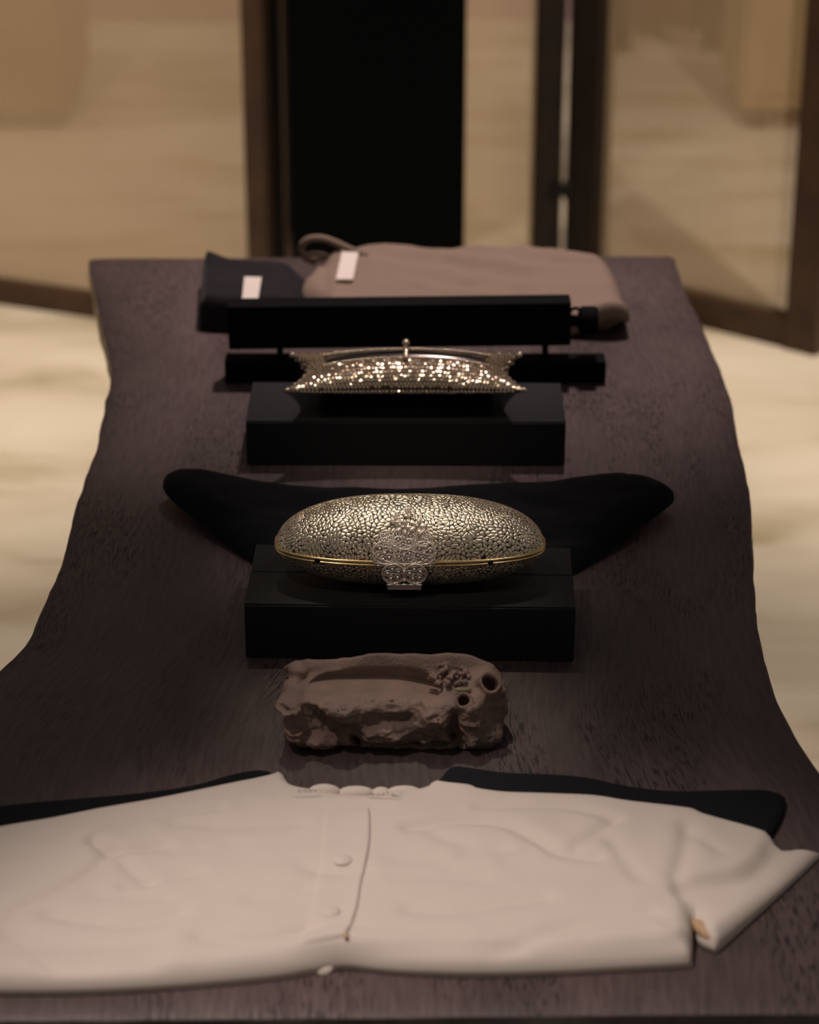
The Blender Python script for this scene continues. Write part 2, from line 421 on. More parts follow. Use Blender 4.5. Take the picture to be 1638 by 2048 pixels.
# ------------------------------------------------------------------ live-edge table
L_px = [(176, 516), (184, 560), (193, 600), (206, 660), (219, 715), (221, 755), (213, 790), (206, 830), (196, 880), (180, 930), (160, 985), (141, 1050), (126, 1110), (105, 1170), (75, 1235), (52, 1285), (0, 1338), (-90, 1410), (-190, 1520), (-260, 1680), (-300, 1900), (-310, 2048)]
R_px = [(1350, 511), (1358, 545), (1373, 585), (1400, 640), (1425, 700), (1445, 748), (1462, 800), (1472, 860), (1486, 920), (1501, 990), (1504, 1060), (1507, 1140), (1513, 1220), (1526, 1300), (1548, 1380), (1580, 1450), (1625, 1520), (1680, 1600), (1740, 1720), (1790, 1880), (1810, 2028)]
Lw = catmull([P(*q, TZ)[:2] for q in L_px], 8); Rw = catmull([P(*q, TZ)[:2] for q in R_px], 8)
far = np.stack([np.linspace(Lw[0, 0], Rw[0, 0], 24), np.linspace(Lw[0, 1], Rw[0, 1], 24)], 1)[1:-1]
FRY = P(819, 2029, TZ)[1]
near = np.stack([np.linspace(Rw[-1, 0], Lw[-1, 0], 24), np.linspace(P(1638, 2021, TZ)[1], P(0, 2042, TZ)[1], 24)], 1)[1:-1]
outl = np.vstack([Lw[::-1], far, Rw, near])
outl = resample(outl, .012)
outl = outl+np.stack([VN.fbm(outl[:, 0]*30, outl[:, 1]*30), VN.fbm(outl[:, 0]*30+50, outl[:, 1]*30)], 1)*.0008
if area2(outl) < 0: outl = outl[::-1]
table = thing('slab_table', 'long dark-stained live-edge wooden slab table carrying all the displayed pieces', 'table', (0, 2.1, 0))
TOFF = np.array([0, 2.1])
V, T, d = plate(outl, .022, (.003,))
n = len(V); on = d == 0; nb = len(outl)
Z = np.where(on, TZ-.0025, TZ)
# grain coordinates follow the slab's edges
ys = V[:, 1]
lx = np.interp(ys, Lw[::-1][:, 1] if Lw[0, 1] > Lw[-1, 1] else Lw[:, 1], (Lw[::-1] if Lw[0, 1] > Lw[-1, 1] else Lw)[:, 0])
rx = np.interp(ys, Rw[::-1][:, 1], Rw[::-1][:, 0])
uu = (V[:, 0]-lx)/(rx-lx)
vv = np.column_stack([V[:, 0]-TOFF[0], V[:, 1]-TOFF[1], Z])
top = mesh('tabletop', vv, T, M_wood, table)
at = top.data.attributes.new('grain', 'FLOAT_VECTOR', 'POINT')
at.data.foreach_set('vector', np.column_stack([uu*.66, ys, np.zeros(n)]).astype(np.float32).ravel())
# side skirt (live edge) and underside as one sub-part
TH = .055
rows = []
nrm = np.roll(outl, -1, 0)-np.roll(outl, 1, 0); nrm /= np.linalg.norm(nrm, axis=1)[:, None]; nrm = np.stack([nrm[:, 1], -nrm[:, 0]], 1)
for k, (f, z) in enumerate(((0, TZ-.0025), (.0015, TZ-.012), (.001, TZ-.03), (-.004, TZ-TH+.004), (-.010, TZ-TH))):
    q = outl+nrm*(f+(VN(outl[:, 0]*22, outl[:, 1]*22, k*3.1)*.0018 if 0 < k < 4 else 0))[:, None] if k in (1, 2, 3) else outl+nrm*f
    rows.append(np.column_stack([q-TOFF, np.full(len(q), z)]))
SV = np.vstack(rows); SF = []
for r in range(4):
    for i in range(nb):
        j = (i+1) % nb; SF.append((r*nb+j, r*nb+i, (r+1)*nb+i, (r+1)*nb+j))
SF.append(tuple(4*nb+i for i in range(nb-1, -1, -1)))
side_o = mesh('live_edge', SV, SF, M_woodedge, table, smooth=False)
side_o.data.materials.append(mat('shaded_end_grain', (.055, .044, .036), .6, noise_amt=.4, noise_scale=60))  # shade on the slab's end faces is put into this darker colour
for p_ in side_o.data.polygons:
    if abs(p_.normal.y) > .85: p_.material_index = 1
for y in (-.42, .52):
    box('leg', (-.04, y, (TZ-TH)/2), (.30, .07, TZ-TH), M_darkwood, table, bev=.006)
box('stretcher', (-.04, .05, .22), (.06, .87, .10), M_darkwood, table, bev=.004)

# ------------------------------------------------------------------ black display boxes
def disp_box(fl, fr, ytop, hgt, dep, label, rz, flap=None):
    a, b = P(*fl, TZ), P(*fr, TZ); wd = b[0]-a[0]
    r = thing('display_box', label, 'box', ((a[0]+b[0])/2, (a[1]+b[1])/2, TZ), 'black display boxes')
    r.rotation_euler.z = rz
    box('body', (0, dep/2+.001, (hgt-.0012)/2), (wd-.003, dep-.002, hgt-.0012), M_box, r, bev=.0012)
    if flap:
        box('lid', (0, dep-(dep-flap)/2+.001, hgt-.0003), (wd-.001, dep-flap-.0006, .0022), M_box, r, bev=.0008)
        box('front_flap', (0, flap/2, hgt-.0006), (wd, flap, .0026), M_box, r, bev=.0009)
        box('front_panel', (0, -.0002, hgt/2), (wd, .0022, hgt-.002), M_box, r, bev=.0008)
    else:
        box('lid', (0, dep/2, hgt-.0005), (wd, dep, .0024), M_box, r, bev=.0009)
        box('front_panel', (0, -.0002, hgt/2), (wd, .0022, hgt-.002), M_box, r, bev=.0008)
    return r
H1 = .0525
box1 = disp_box((491, 1320), (1147, 1318), 1215, H1, .118, 'black cloth-covered box under the engraved oval clutch', math.radians(-1.5), flap=.062)
H2 = .049
box2 = disp_box((494, 931), (1129, 931), 843, H2, .107, 'black cloth-covered box under the beaded pillow-shaped clutch', math.radians(-.4))

# ------------------------------------------------------------------ engraved oval clutch
CL_C = P(820, 1088, TZ+H1+.034)           # centre of the rim
ca, cb, cu, cl = .1175, .0415, .0425, .0335
clutch = thing('evening_clutch', 'oval silver clutch engraved all over with leaves, jewelled clasp on its front', 'clutch', (CL_C[0], CL_C[1], TZ+H1+.0012))
clutch.rotation_euler.z = math.radians(-.5)
ZR = .0335                                # rim height in clutch space
EX = 2.5; PE = .80
def shell_pt(th, ph, off=0.):
    """th: 0..2pi around, ph: -pi/2..pi/2 latitude (numpy ok)"""
    c, s = np.cos(th), np.sin(th); e = 2/EX
    cx, cy = np.sign(c)*np.abs(c)**e, np.sign(s)*np.abs(s)**e
    cp, sp_ = np.cos(ph), np.sin(ph)
    cpp = np.abs(cp)**PE; cz = np.where(np.asarray(ph) >= 0, cu, cl)
    return np.stack([(ca+off)*cpp*cx, (cb+off)*cpp*cy, ZR+(cz+off)*sp_], -1)
def shell_mesh(name, p0, p1, off=0., nt=96, npn=24):
    V = []; F = []
    for i in range(npn+1):
        ph = p0+(p1-p0)*i/npn
        V.extend(shell_pt(np.arange(nt)*2*math.pi/nt, np.full(nt, ph), off))
    for i in range(npn):
        for k in range(nt):
            k2 = (k+1) % nt; F.append((i*nt+k, i*nt+k2, (i+1)*nt+k2, (i+1)*nt+k))
    return mesh(name, V, F, M_niello, clutch)
up_shell = shell_mesh('upper_shell', .0, math.pi/2-.001)
lo_shell = shell_mesh('lower_shell', -math.pi/2+.001, -.0)
def implicit(p):
    cz = np.where(p[..., 2] >= ZR, cu, cl)
    rho = (np.abs(p[..., 0]/ca)**EX+np.abs(p[..., 1]/cb)**EX)**(1/EX)
    return rho**(2/PE)+((p[..., 2]-ZR)/cz)**2
def project(p, off=0.):
    """push points onto the shell along the gradient"""
    p = np.array(p, float)
    for _ in range(4):
        f = implicit(p)-1; h = 1e-5; g = np.stack([(implicit(p+np.eye(3)[k]*h)-implicit(p-np.eye(3)[k]*h))/(2*h) for k in range(3)], -1)
        p = p-(f/((g*g).sum(-1)+1e-9))[..., None]*g
    n_ = g/(np.linalg.norm(g, axis=-1)[..., None]+1e-9)
    return p+n_*np.asarray(off)[..., None] if np.ndim(off) else p+n_*off, n_
# seeds of the foliage: flowers first, then leaves in the gaps
cand_th = rng.uniform(0, 2*math.pi, 100); cand_ph = np.arcsin(rng.uniform(-1, 1, 100))
cand = shell_pt(cand_th, cand_ph)
# weight candidates evenly over the long body: extra samples spread in x
xs = rng.uniform(-ca*.985, ca*.985, 26000); an = rng.uniform(0, 2*math.pi, 26000)
cyl = np.stack([xs, np.cos(an)*cb, ZR+np.sin(an)*.038], 1)
cyl, _ = project(np.stack([xs*.98, np.cos(an)*cb*np.sqrt(1-(xs/ca)**2)*.98, ZR+np.sin(an)*.038*np.sqrt(1-(xs/ca)**2)], 1))
cand = np.vstack([cyl, cand]); cand = cand[np.abs(cand[:, 2]-ZR) > .0033]
seeds = []; sdir = []; ssize = []; grid = {}
CELL = .004
KA = 1-1/2.4**2
def near_ok(p, r, dr_=None):
    k = tuple((p//CELL).astype(int)); R = int(r*(2.4 if dr_ is not None else 1)//CELL)+1
    for i in range(-R, R+1):
        for j in range(-R, R+1):
            for l in range(-R, R+1):
                for q in grid.get((k[0]+i, k[1]+j, k[2]+l), ()):
                    v = seeds[q]-p; d2 = v@v
                    if dr_ is not None: d2 -= KA*(v@dr_)**2
                    if d2 < r*r: return False
    return True
def flow(c, n_):
    a = VN(c[0]*30, c[1]*30, c[2]*30)*6
    e1 = np.cross(n_, [0, 0, 1.]) if abs(n_[2]) < .9 else np.cross(n_, [0, 1., 0]); e1 /= np.linalg.norm(e1); e2 = np.cross(n_, e1)
    return math.cos(a)*e1+math.sin(a)*e2
def add_seed(p, dr_, size):
    grid.setdefault(tuple((p//CELL).astype(int)), []).append(len(seeds)); seeds.append(p); sdir.append(dr_); ssize.append(size)
_, cn = project(cand[:4000])
fl = []
for p, n_ in zip(cand[:4000], cn):
    if all(((p-q)**2).sum() > .0160**2 for q in fl):
        fl.append(p)
        e1 = np.cross(n_, [0.3, .2, .9]); e1 /= np.linalg.norm(e1); e2 = np.cross(n_, e1)
        if not near_ok(p, .003): continue
        add_seed(p, e1*0, .0020)
        a0 = random.uniform(0, 6.28); np_ = random.choice((5, 6, 6))
        for k in range(np_):
            a = a0+k*2*math.pi/np_; dd = math.cos(a)*e1+math.sin(a)*e2
            q = p+dd*.0040
            if abs(q[2]-ZR) > .003 and near_ok(q, .0024): add_seed(q, dd, .0033)
        for k in range(9):
            a = a0+.3+k*2*math.pi/9; dd = math.cos(a)*e1+math.sin(a)*e2
            q = p+dd*.0079; sw = .7
            if abs(q[2]-ZR) > .003 and near_ok(q, .0028): add_seed(q, math.cos(a+sw)*e1+math.sin(a+sw)*e2, .0046)
_, cn = project(cand[:24000])
for rad_, sz, sel in ((.00205, .0060, cand[:16000]), (.0017, .0028, cand[16000:24000])):
    for p, n_ in zip(sel, cn[:16000] if sz > .005 else cn[16000:]):
        dd = flow(p, n_)
        if near_ok(p, rad_, dd): add_seed(p, dd, sz)
S, SN = project(np.array(seeds))
keep = np.abs(S[:, 2]-ZR) > .0028
S, SN = S[keep], SN[keep]; sdir = [d_ for d_, k in zip(sdir, keep) if k]; ssize = np.array(ssize)[keep]
def lens(n=10, round_=False):
    if round_: return np.array([(math.cos(a), math.sin(a)) for a in np.arange(10)*2*math.pi/10])
    out = []
    for k in range(n):
        a = 2*math.pi*k/n; x = math.cos(a); y = math.sin(a)*(.50+.10*math.cos(a)); out.append((x*1.1, y))
    return np.array(out)
LENS, DISC = lens(), lens(round_=True)
mbu, mbl = MB(), MB(); offu, offl = [], []
for i in range(len(S)):
    c, n_ = S[i], SN[i]
    dd = sdir[i]
    rnd = np.linalg.norm(dd) < .1
    if rnd: dd = np.cross(n_, [.2, .9, .3])
    e1 = dd-n_*(dd@n_); e1 /= np.linalg.norm(e1); e2 = np.cross(n_, e1)
    poly = (DISC if rnd else LENS)*ssize[i]
    rel = S-c; dist = (rel**2).sum(1); nb_ = np.where((dist > 1e-10) & (dist < .0112**2))[0]
    for j in nb_:
        v = rel[j]; mv = v.copy()
        if not rnd: mv = mv-.5*KA*sdir[i]*(sdir[i]@v)
        mv = mv-.5*KA*sdir[j]*(sdir[j]@v)
        q = np.array([mv@e1, mv@e2]); vm = v@mv; wi = ssize[i]**.5; wj = ssize[j]**.5; f = wi/(wi+wj)
        lim = f*vm-.00011*math.sqrt(q@q)
        s_ = poly@q-lim
        if (s_ > 0).any():
            new = []
            for k in range(len(poly)):
                k2 = (k+1) % len(poly); A_, B_ = poly[k], poly[k2]; sa, sb = s_[k], s_[k2]
                if sa <= 0: new.append(A_)
                if (sa <= 0) != (sb <= 0): new.append(A_+(B_-A_)*sa/(sa-sb))
            poly = np.array(new) if len(new) >= 3 else None
            if poly is None: break
    if poly is None or abs(area2(poly)) < .5e-6: continue
    # soften the corners
    nx = np.roll(poly, -1, 0); poly = np.stack([poly*.82+nx*.18, poly*.18+nx*.82], 1).reshape(-1, 2)
    cen = poly.mean(0)
    m_ = len(poly); r0 = c+np.outer(poly[:, 0], e1)+np.outer(poly[:, 1], e2); r1_ = cen+(poly-cen)*.80; r1_ = c+np.outer(r1_[:, 0], e1)+np.outer(r1_[:, 1], e2)
    cc = c+cen[0]*e1+cen[1]*e2
    pts = np.vstack([r0, r1_, cc[None]]); off = np.r_[np.full(m_, -.00005), np.full(m_, .00020), .00022 if rnd else .00011]
    F = []
    for k in range(m_):
        k2 = (k+1) % m_; F += [(k, k2, m_+k2, m_+k), (m_+k, m_+k2, 2*m_)]
    up_ = c[2] > ZR; (mbu if up_ else mbl).add(list(pts), F); (offu if up_ else offl).extend(off)
for m__, of_ in ((mbu, offu), (mbl, offl)): m__.v = list(project(np.array(m__.v), np.array(of_))[0])
o = mbu.build('engraved_foliage', M_silver, up_shell); o['kind'] = 'stuff'
o = mbl.build('engraved_foliage', M_silver, lo_shell); o['kind'] = 'stuff'
# two gilt rims
def rim_curve(off, z): 
    q = shell_pt(np.arange(140)*2*math.pi/140, np.zeros(140), off); q[:, 2] = z; return q
for z, r in ((ZR+.0016, .0017), (ZR-.0016, .0015)):
    mb = MB(); mb.tube(rim_curve(.0002, z), r, 8, closed=True); mb.build('rim', M_gold, clutch)
for px in (648, 971):                       # dark rivets in the rim
    x = (px-820)/2190; p, n_ = project(np.array([[x, -cb*math.sqrt(1-(x/ca)**2), ZR]])); p = p[0]; n_ = n_[0]
    mb = MB(); mb.tube([p-n_*.001, p+n_*.0026], .0023, 14); mb.build('rivet', M_hinge, clutch)
# jewelled filigree clasp: rings, scallops and stones laid on the shell
def on_front(x, h):
    """point on the clutch front at across x and arc-height h above the rim (m)"""
    ph = h/.0425
    y = -cb*np.cos(ph)**PE; z = ZR+(cu if h > 0 else cl)*np.sin(ph)
    return np.array([x, y, z])
def ring_on(mb, x, h, rx_, rh, wr, off, a0=0, a1=2*math.pi, n=26):
    aa = np.linspace(a0, a1, n, endpoint=abs(a1-a0) < 6.2)
    pts = np.array([on_front(x+rx_*math.cos(a), h+rh*math.sin(a)) for a in aa]); pts, _ = project(pts, off)
    mb.tube(pts, wr, 6, closed=abs(a1-a0) > 6.2)
def gem_on(mb, x, h, r, off):
    p, n_ = project(on_front(x, h)[None], off); mb.ball(p[0], r, 7, 4)
clasp = MB(); gems = MB()
PXM = 1/2190
def ornament(cx, ch, R, petals, hole=True, off=.0022):
    ring_on(clasp, cx, ch, R, R, R*.11, off)
    for k in range(petals):
        a = 2*math.pi*k/petals+.3
        ring_on(clasp, cx+R*.55*math.cos(a), ch+R*.55*math.sin(a), R*.30, R*.30, R*.09, off, n=12)
        gem_on(gems, cx+R*.55*math.cos(a), ch+R*.55*math.sin(a), R*.17, off+.0005)
    gem_on(gems, cx, ch, R*.22, off+.0008)
    nbead = int(2*math.pi*R/.0011)
    for k in range(nbead):
        a = 2*math.pi*k/nbead; gem_on(gems, cx+R*math.cos(a), ch+R*math.sin(a), .00052, off+.0007)
X0 = -.0045
# wide scalloped palmette
for x, h, R in ((-.017, .0105, .0100), (.017, .0105, .0100), (0, .0090, .0088), (0, .0235, .0100), (-.0155, .0225, .0072), (.0155, .0235, .0072)):
    ornament(X0+x, h, R, 6)
for x, h, R in ((-.0085, .0165, .0045), (.0085, .0165, .0045), (-.0075, .0035, .0035), (.0075, .0035, .0035), (-.024, .004, .0028), (.024, .004, .0028)):
    ornament(X0+x, h, R, 4)
ring_on(clasp, X0, .014, .0275, .0128, .0008, .0026, math.pi*1.06, math.pi*1.94, 40)
cl_o = clasp.build('clasp_filigree', M_jewel, clutch); g = gems.build('gemstone', M_gem, cl_o); g['kind'] = 'stuff'
# insect and blossoms standing proud above the palmette
mbx = MB(); gx = MB()
for (bx_, bh, R, np_) in ((.011, .0335, .0082, 5), (-.001, .0325, .0072, 5), (.003, .047, .0062, 5), (-.007, .0405, .0056, 5)):
    p, n_ = project(on_front(X0+bx_, bh)[None], .0042); p = p[0]; n_ = n_[0]
    e1 = np.array([1., 0, 0]); e1 = e1-n_*(e1@n_); e1 /= np.linalg.norm(e1); e2 = np.cross(n_, e1); Mx = np.stack([e1, e2, n_], 1)
    for k in range(np_):
        a = 2*math.pi*k/np_; Mr = Mx@np.array([[math.cos(a), -math.sin(a), 0], [math.sin(a), math.cos(a), 0], [0, 0, 1]])
        mbx.ball(p+Mr@np.array([R*.62, 0, .0004]), (R*.42, R*.28, .0009), 8, 4, Mr)
        for q in (.45, .7, .9): gx.ball(p+Mr@np.array([R*q, 0, .0013]), .0006, 6, 4)
    gx.ball(p+n_*.001, R*.2, 7, 4); mbx.tube([p-n_*.0042, p], R*.12, 6)
for s0, s1, r in (((-.013, .0365), (.0015, .036), .0007), ((.0015, .0375), (.013, .033), .0007), ((.012, .024), (.017, .030), .0008)):
    a_, _ = project(on_front(X0+s0[0], s0[1])[None], .005); b_, _ = project(on_front(X0+s1[0], s1[1])[None], .0058); mbx.tube([a_[0], (a_[0]+b_[0])/2+np.array([0, 0, .0008]), b_[0]], r, 6)
bl = mbx.build('clasp_blossom', M_jewel, clutch); g = gx.build('blossom_stone', M_gem, bl); g['kind'] = 'stuff'
# lower hasp: two openwork rings hanging over the rim, hinge bar below
hasp = MB(); hg = MB()
def hp(x, z, o=0.): return np.array([X0+x, -cb-.0032+max(0, -(z))*.10-o, ZR+z])
for s in (-1, 1):
    for R, wr in ((.0097, .0009), (.0082, .0004)):
        hasp.tube([hp(s*.0095+R*math.cos(a), -.0085+R*math.sin(a)) for a in np.arange(26)*2*math.pi/26], wr, 6, closed=True)
    for k in range(5):
        a = k*2*math.pi/5+.5
        hasp.tube([hp(s*.0095+.0050*math.cos(a)+.0028*math.cos(b), -.0085+.0050*math.sin(a)+.0028*math.sin(b)) for b in np.arange(12)*2*math.pi/12], .0006, 5, closed=True)
        hg.ball(hp(s*.0095+.0050*math.cos(a), -.0085+.0050*math.sin(a), .0004), .0018, 7, 4)
    hasp.tube([hp(s*.0095-.0088, -.0085), hp(s*.0095+.0088, -.0085)], .0005, 6)
    hg.ball(hp(s*.0225, -.0003), .0014, 7, 4)
hasp.tube([hp(0, .001), hp(0, -.017)], .0011, 8)
for z in (.0005, -.0055, -.0145): hg.ball(hp(0, z, .001), .0016, 7, 4)
ho = hasp.build('hasp', M_jewel, clutch); hgo = hg.build('hasp_stone', M_gem, ho)
mb = MB()
for k in range(5): mb.tube([hp(-.0155+k*.0062+.0002, -.0195), hp(-.0155+k*.0062+.006, -.0195)], .0012 if k % 2 == 0 else .0010, 8)
mb.build('hinge_bar', M_jewel, clutch)
mb = MB(); q = [hp(-.0145, -.0205), hp(.0145, -.0205), hp(.0145, -.0245), hp(-.0145, -.0245)]; q2 = [p+np.array([0, .0015, 0]) for p in q]
mb.add(q+q2, [(0, 1, 2, 3)[::-1], (4, 5, 6, 7), (0, 4, 5, 1)[::-1], (1, 5, 6, 2)[::-1], (2, 6, 7, 3)[::-1], (3, 7, 4, 0)[::-1]]); mb.build('hinge_leaf', M_jewel, clutch, smooth=False)

# ------------------------------------------------------------------ beaded pillow clutch
SB_Z = TZ+H2+.0012
ZS = .032
c0 = P(812, 746, SB_Z+ZS+.003)
bag = thing('beaded_clutch', 'pillow-shaped clutch covered in rows of shiny gold sequins with a bar clasp', 'clutch', (c0[0], c0[1], SB_Z))
def pil(s, t, side):
    s = np.asarray(s, float); t = np.asarray(t, float)
    x = s*(.104+.016*np.abs(t)**1.6); y = t*(.040+.010*np.abs(s)**2.2)
    k = np.clip((1-s**2), 0, 1)**.42*np.clip((1-t**2), 0, 1)**.5
    z = ZS+.004*np.abs(s)**4*np.abs(t)**2+np.where(side > 0, .0245, -.0100)*k
    return np.stack([x, y, z], -1)
def sequin(mb, p, e1, e2, n_, r=.0021):
    V = [p+n_*.0012]; V += [p+n_*.0011+r*.72*(math.cos(a)*e1+math.sin(a)*e2) for a in np.arange(8)*math.pi/4]
    V += [p-n_*.0008+r*(math.cos(a)*e1+math.sin(a)*e2) for a in np.arange(8)*math.pi/4]
    F = []
    up = 1 if np.cross(e1, e2)@n_ > 0 else -1
    for k in range(8):
        k2 = (k+1) % 8; F += [(0, 1+k, 1+k2)[::up], (1+k, 9+k, 9+k2, 1+k2)[::up]]
    mb.add(V, F)
for side, nm in ((1, 'upper_panel'), (-1, 'lower_panel')):
    sg = np.sin(np.linspace(-1, 1, 41)*math.pi/2); tg = np.sin(np.linspace(-1, 1, 25)*math.pi/2)
    Sg, Tg = np.meshgrid(sg, tg); V = pil(Sg, Tg, side).reshape(-1, 3); F = []
    for i in range(24):
        for k in range(40):
            q = (i*41+k, i*41+k+1, (i+1)*41+k+1, (i+1)*41+k); F.append(q if side > 0 else q[::-1])
    panel = mesh(nm, V, F, M_bagcloth, bag)
    mb = MB(); rows = 20 if side > 0 else 13
    for r in range(rows):
        # rows equally spaced along the arc
        tt = math.sin(math.pi/2*(-1+2*(r+.5)/rows))*.99
        cnt = 60
        for k in range(cnt):
            ss = -1+2*(k+.5*(r % 2)+.25)/cnt
            if abs(ss) > .995: continue
            if side > 0 and -.30 < tt < .30 and abs(ss) < .80: continue   # the opening frame lies here
            p = pil(ss, tt, side)
            h = 1e-3; n_ = np.cross(pil(ss+h, tt, side)-p, pil(ss, tt+h, side)-p); L_ = np.linalg.norm(n_)
            n_ = n_/L_*side if L_ > 0 else np.array([0, 0, side])
            n_ = n_+rng.normal(0, .13, 3); n_ /= np.linalg.norm(n_)
            e1 = np.cross(n_, [0, 1, .3]); e1 /= np.linalg.norm(e1); e2 = np.cross(n_, e1)
            sequin(mb, p, e1, e2, n_)
    o = mb.build('sequin', M_bead, panel, smooth=False); o['kind'] = 'stuff'
# dark polished opening frame across the back of the top, in two halves
for s0, s1 in ((-.78, -.01), (.01, .78)):
    V = []; F = []
    for i in range(25):
        ss = s0+(s1-s0)*i/24
        for tt, up in ((-.31, 0), (-.28, .0016), (0, .002), (.28, .0016), (.31, 0)):
            p = pil(ss, tt, 1); p[2] += up; V.append(p)
    for i in range(24):
        for k in range(4): F.append((i*5+k, (i+1)*5+k, (i+1)*5+k+1, i*5+k+1))
    mesh('frame_plate', V, F, M_darkmetal, bag)
for tt in (-.32, .32):
    mb = MB()
    for ss in np.linspace(-.79, .79, 84): mb.ball(pil(ss, tt, 1)+np.array([0, 0, .0015]), .0016, 7, 4)
    o = mb.build('frame_beading', M_bead, bag)
mb = MB(); pa, pb = pil(0, -.34, 1)+np.array([0, -.001, .003]), pil(0, .25, 1)+np.array([0, 0, .0065])
mb.tube([pa, (pa+pb)/2+np.array([0, 0, .001]), pb], [.0030, .0026, .0030], 10); mb.ball(pb+np.array([0, .001, .002]), .0042, 10, 7); mb.ball(pa, .0036, 10, 6)
mb.build('clasp_bar', M_bead, bag)
for s in (-1, 1):
    for t_ in (-1, 1):
        mb = MB(); mb.ball(pil(s, t_, 1), .0030, 8, 5); mb.build('corner_bead', M_bead, bag)

co = np.array([(math.copysign(abs(math.cos(a))**.5, math.cos(a))*.092, math.copysign(abs(math.sin(a))**.5, math.sin(a))*.036) for a in np.arange(80)*2*math.pi/80])
cu_ = cloth('display_cushion', resample(co, .005), .007, lambda x, y, d: .002+round_edge(d, .016, .0185), lambda x, y, d: np.full_like(x, .0004), M_velvet)
cu_.location = (c0[0], c0[1]+.001, SB_Z); tag(cu_, 'low black velvet cushion between the sequinned clutch and its box', 'cushion')

# ------------------------------------------------------------------ black velvet wings behind the oval clutch
def pxs(pts, z): return np.array([P(x, y, z)[:2] for x, y in pts])
vp = [(325, 962), (336, 952), (365, 943), (430, 941), (560, 949), (700, 957), (818, 958), (930, 950), (1080, 944), (1180, 940), (1250, 946), (1310, 962), (1347, 984), (1342, 996), (1290, 1030), (1215, 1072), (1140, 1110), (1060, 1128), (900, 1100), (760, 1096), (620, 1118), (520, 1092), (440, 1048), (380, 1012), (338, 982)]
vo = resample(catmull(pxs(vp, TZ+.024), 6, True), .006)
vc = vo.mean(0)
# keep clear of the box in front
yb = box1.location[1]+.118+.008
vo[:, 1] = np.where(np.abs(vo[:, 0]-box1.location[0]) < .162, np.maximum(vo[:, 1], yb), vo[:, 1])
def v_bot(x, y, d): 
    return TZ+.0006+.016*sstep(.12, .27, np.abs(x-vc[0]))*np.exp(-(d/.03)**2)
def v_top(x, y, d):
    return v_bot(x, y, d*0)*1+.004+round_edge(d, .028, .018)+.0022*VN.fbm(x*22, y*30)*sstep(0, .02, d)-.003*np.exp(-((x-vc[0])/.07)**2)*sstep(0, .03, d)
v = cloth('velvet_pouch', vo-vc, .008, lambda x, y, d: v_top(x+vc[0], y+vc[1], d)-TZ, lambda x, y, d: v_bot(x+vc[0], y+vc[1], d)-TZ, M_velvet)
v.location = (vc[0], vc[1], TZ)
tag(v, 'black velvet pouch with two pointed wings lying behind the oval clutch', 'pouch')

# ------------------------------------------------------------------ black bar stand behind the beaded clutch
a, b = P(450, 768, TZ), P(1211, 768, TZ)
st = thing('display_stand', 'black display stand with long raised bar and flat base', 'stand', ((a[0]+b[0])/2, a[1], TZ))
PD, PHt = .030, .026
box('base', (0, PD/2, PHt/2), (b[0]-a[0], PD, PHt), M_stand, st, bev=.0015)
bY = a[1]+.004
q0, q1 = PY(457, 700, bY), PY(1141, 692, bY); qt = PY(800, 610, bY)
bw = q1[0]-q0[0]; bc = (q0[0]+q1[0])/2-st.location[0]; bz0 = (q0[2]+q1[2])/2-TZ; bz1 = qt[2]-TZ
o = box('bar', (0, 0, 0), (bw, .030, bz1-bz0), M_stand, st, bev=.002); o.location = (bc, .019, (bz0+bz1)/2); o.rotation_euler.y = -math.atan2(q1[2]-q0[2], bw)
for px in (1090, 560):
    xx = PY(px, 705, bY+.015)[0]-st.location[0]
    mb = MB(); mb.tube([(xx, .019, PHt-.002), (xx, .019, bz0+.006)], .0036, 10); mb.build('post', M_stand, st)
k0 = PY(1143, 640, bY+.015); kx = k0[0]-st.location[0]; kz = k0[2]-TZ
mb = MB(); r = np.array([.006, .007, .006, .014, .0165, .0165, .015, .001]); xk = np.array([-.004, .003, .006, .009, .011, .026, .029, .0295])
mb.tube([(kx+x_, .019, kz-.001) for x_ in xk], r, 16); mb.build('end_knob', M_stand, st)
mb = MB(); mb.tube([(kx+.004+.006*math.cos(a_), .019, kz+.008+.006*math.sin(a_)) for a_ in np.arange(14)*2*math.pi/14], .002, 6, closed=True); mb.build('cord_ring', M_stand, st)

# ------------------------------------------------------------------ folded garments at the far end
nv = [(403, 514), (412, 512), (480, 519), (560, 521), (620, 524), (648, 535), (650, 570), (640, 598), (560, 604), (460, 602), (404, 598), (396, 592), (398, 555)]
no = resample(catmull(pxs(nv, TZ+.040), 5, True), .006); nc = no.mean(0)
nx0 = P(560, 560, TZ+.03)[0]; nx1 = P(628, 560, TZ+.03)[0]; ncr = P(404, 514, TZ+.04)[:2]-nc
def n_top(x, y, d): return .003+round_edge(d, .012, .040)*(1-.78*sstep(nx0, nx1, x+nc[0]))+.010*np.exp(-((x-ncr[0])**2+(y-ncr[1])**2)/.028**2)*sstep(0, .006, d)+.0025*VN.fbm(x*16+3, y*16)*sstep(0, .02, d)-.008*np.exp(-(((x+.155)-(y+.02)*.5)/.016)**2)*sstep(.004, .02, d)
o = cloth('folded_garment', no-nc, .008, n_top, lambda x, y, d: np.full_like(x, .0006), M_navy, edge=.15)
nav = thing('folded_garment', 'dark navy folded garment with a white label, partly under the taupe one', 'garment', (nc[0], nc[1], TZ), 'folded garments on the table end')
o.name = 'folded_cloth'; o.parent = nav
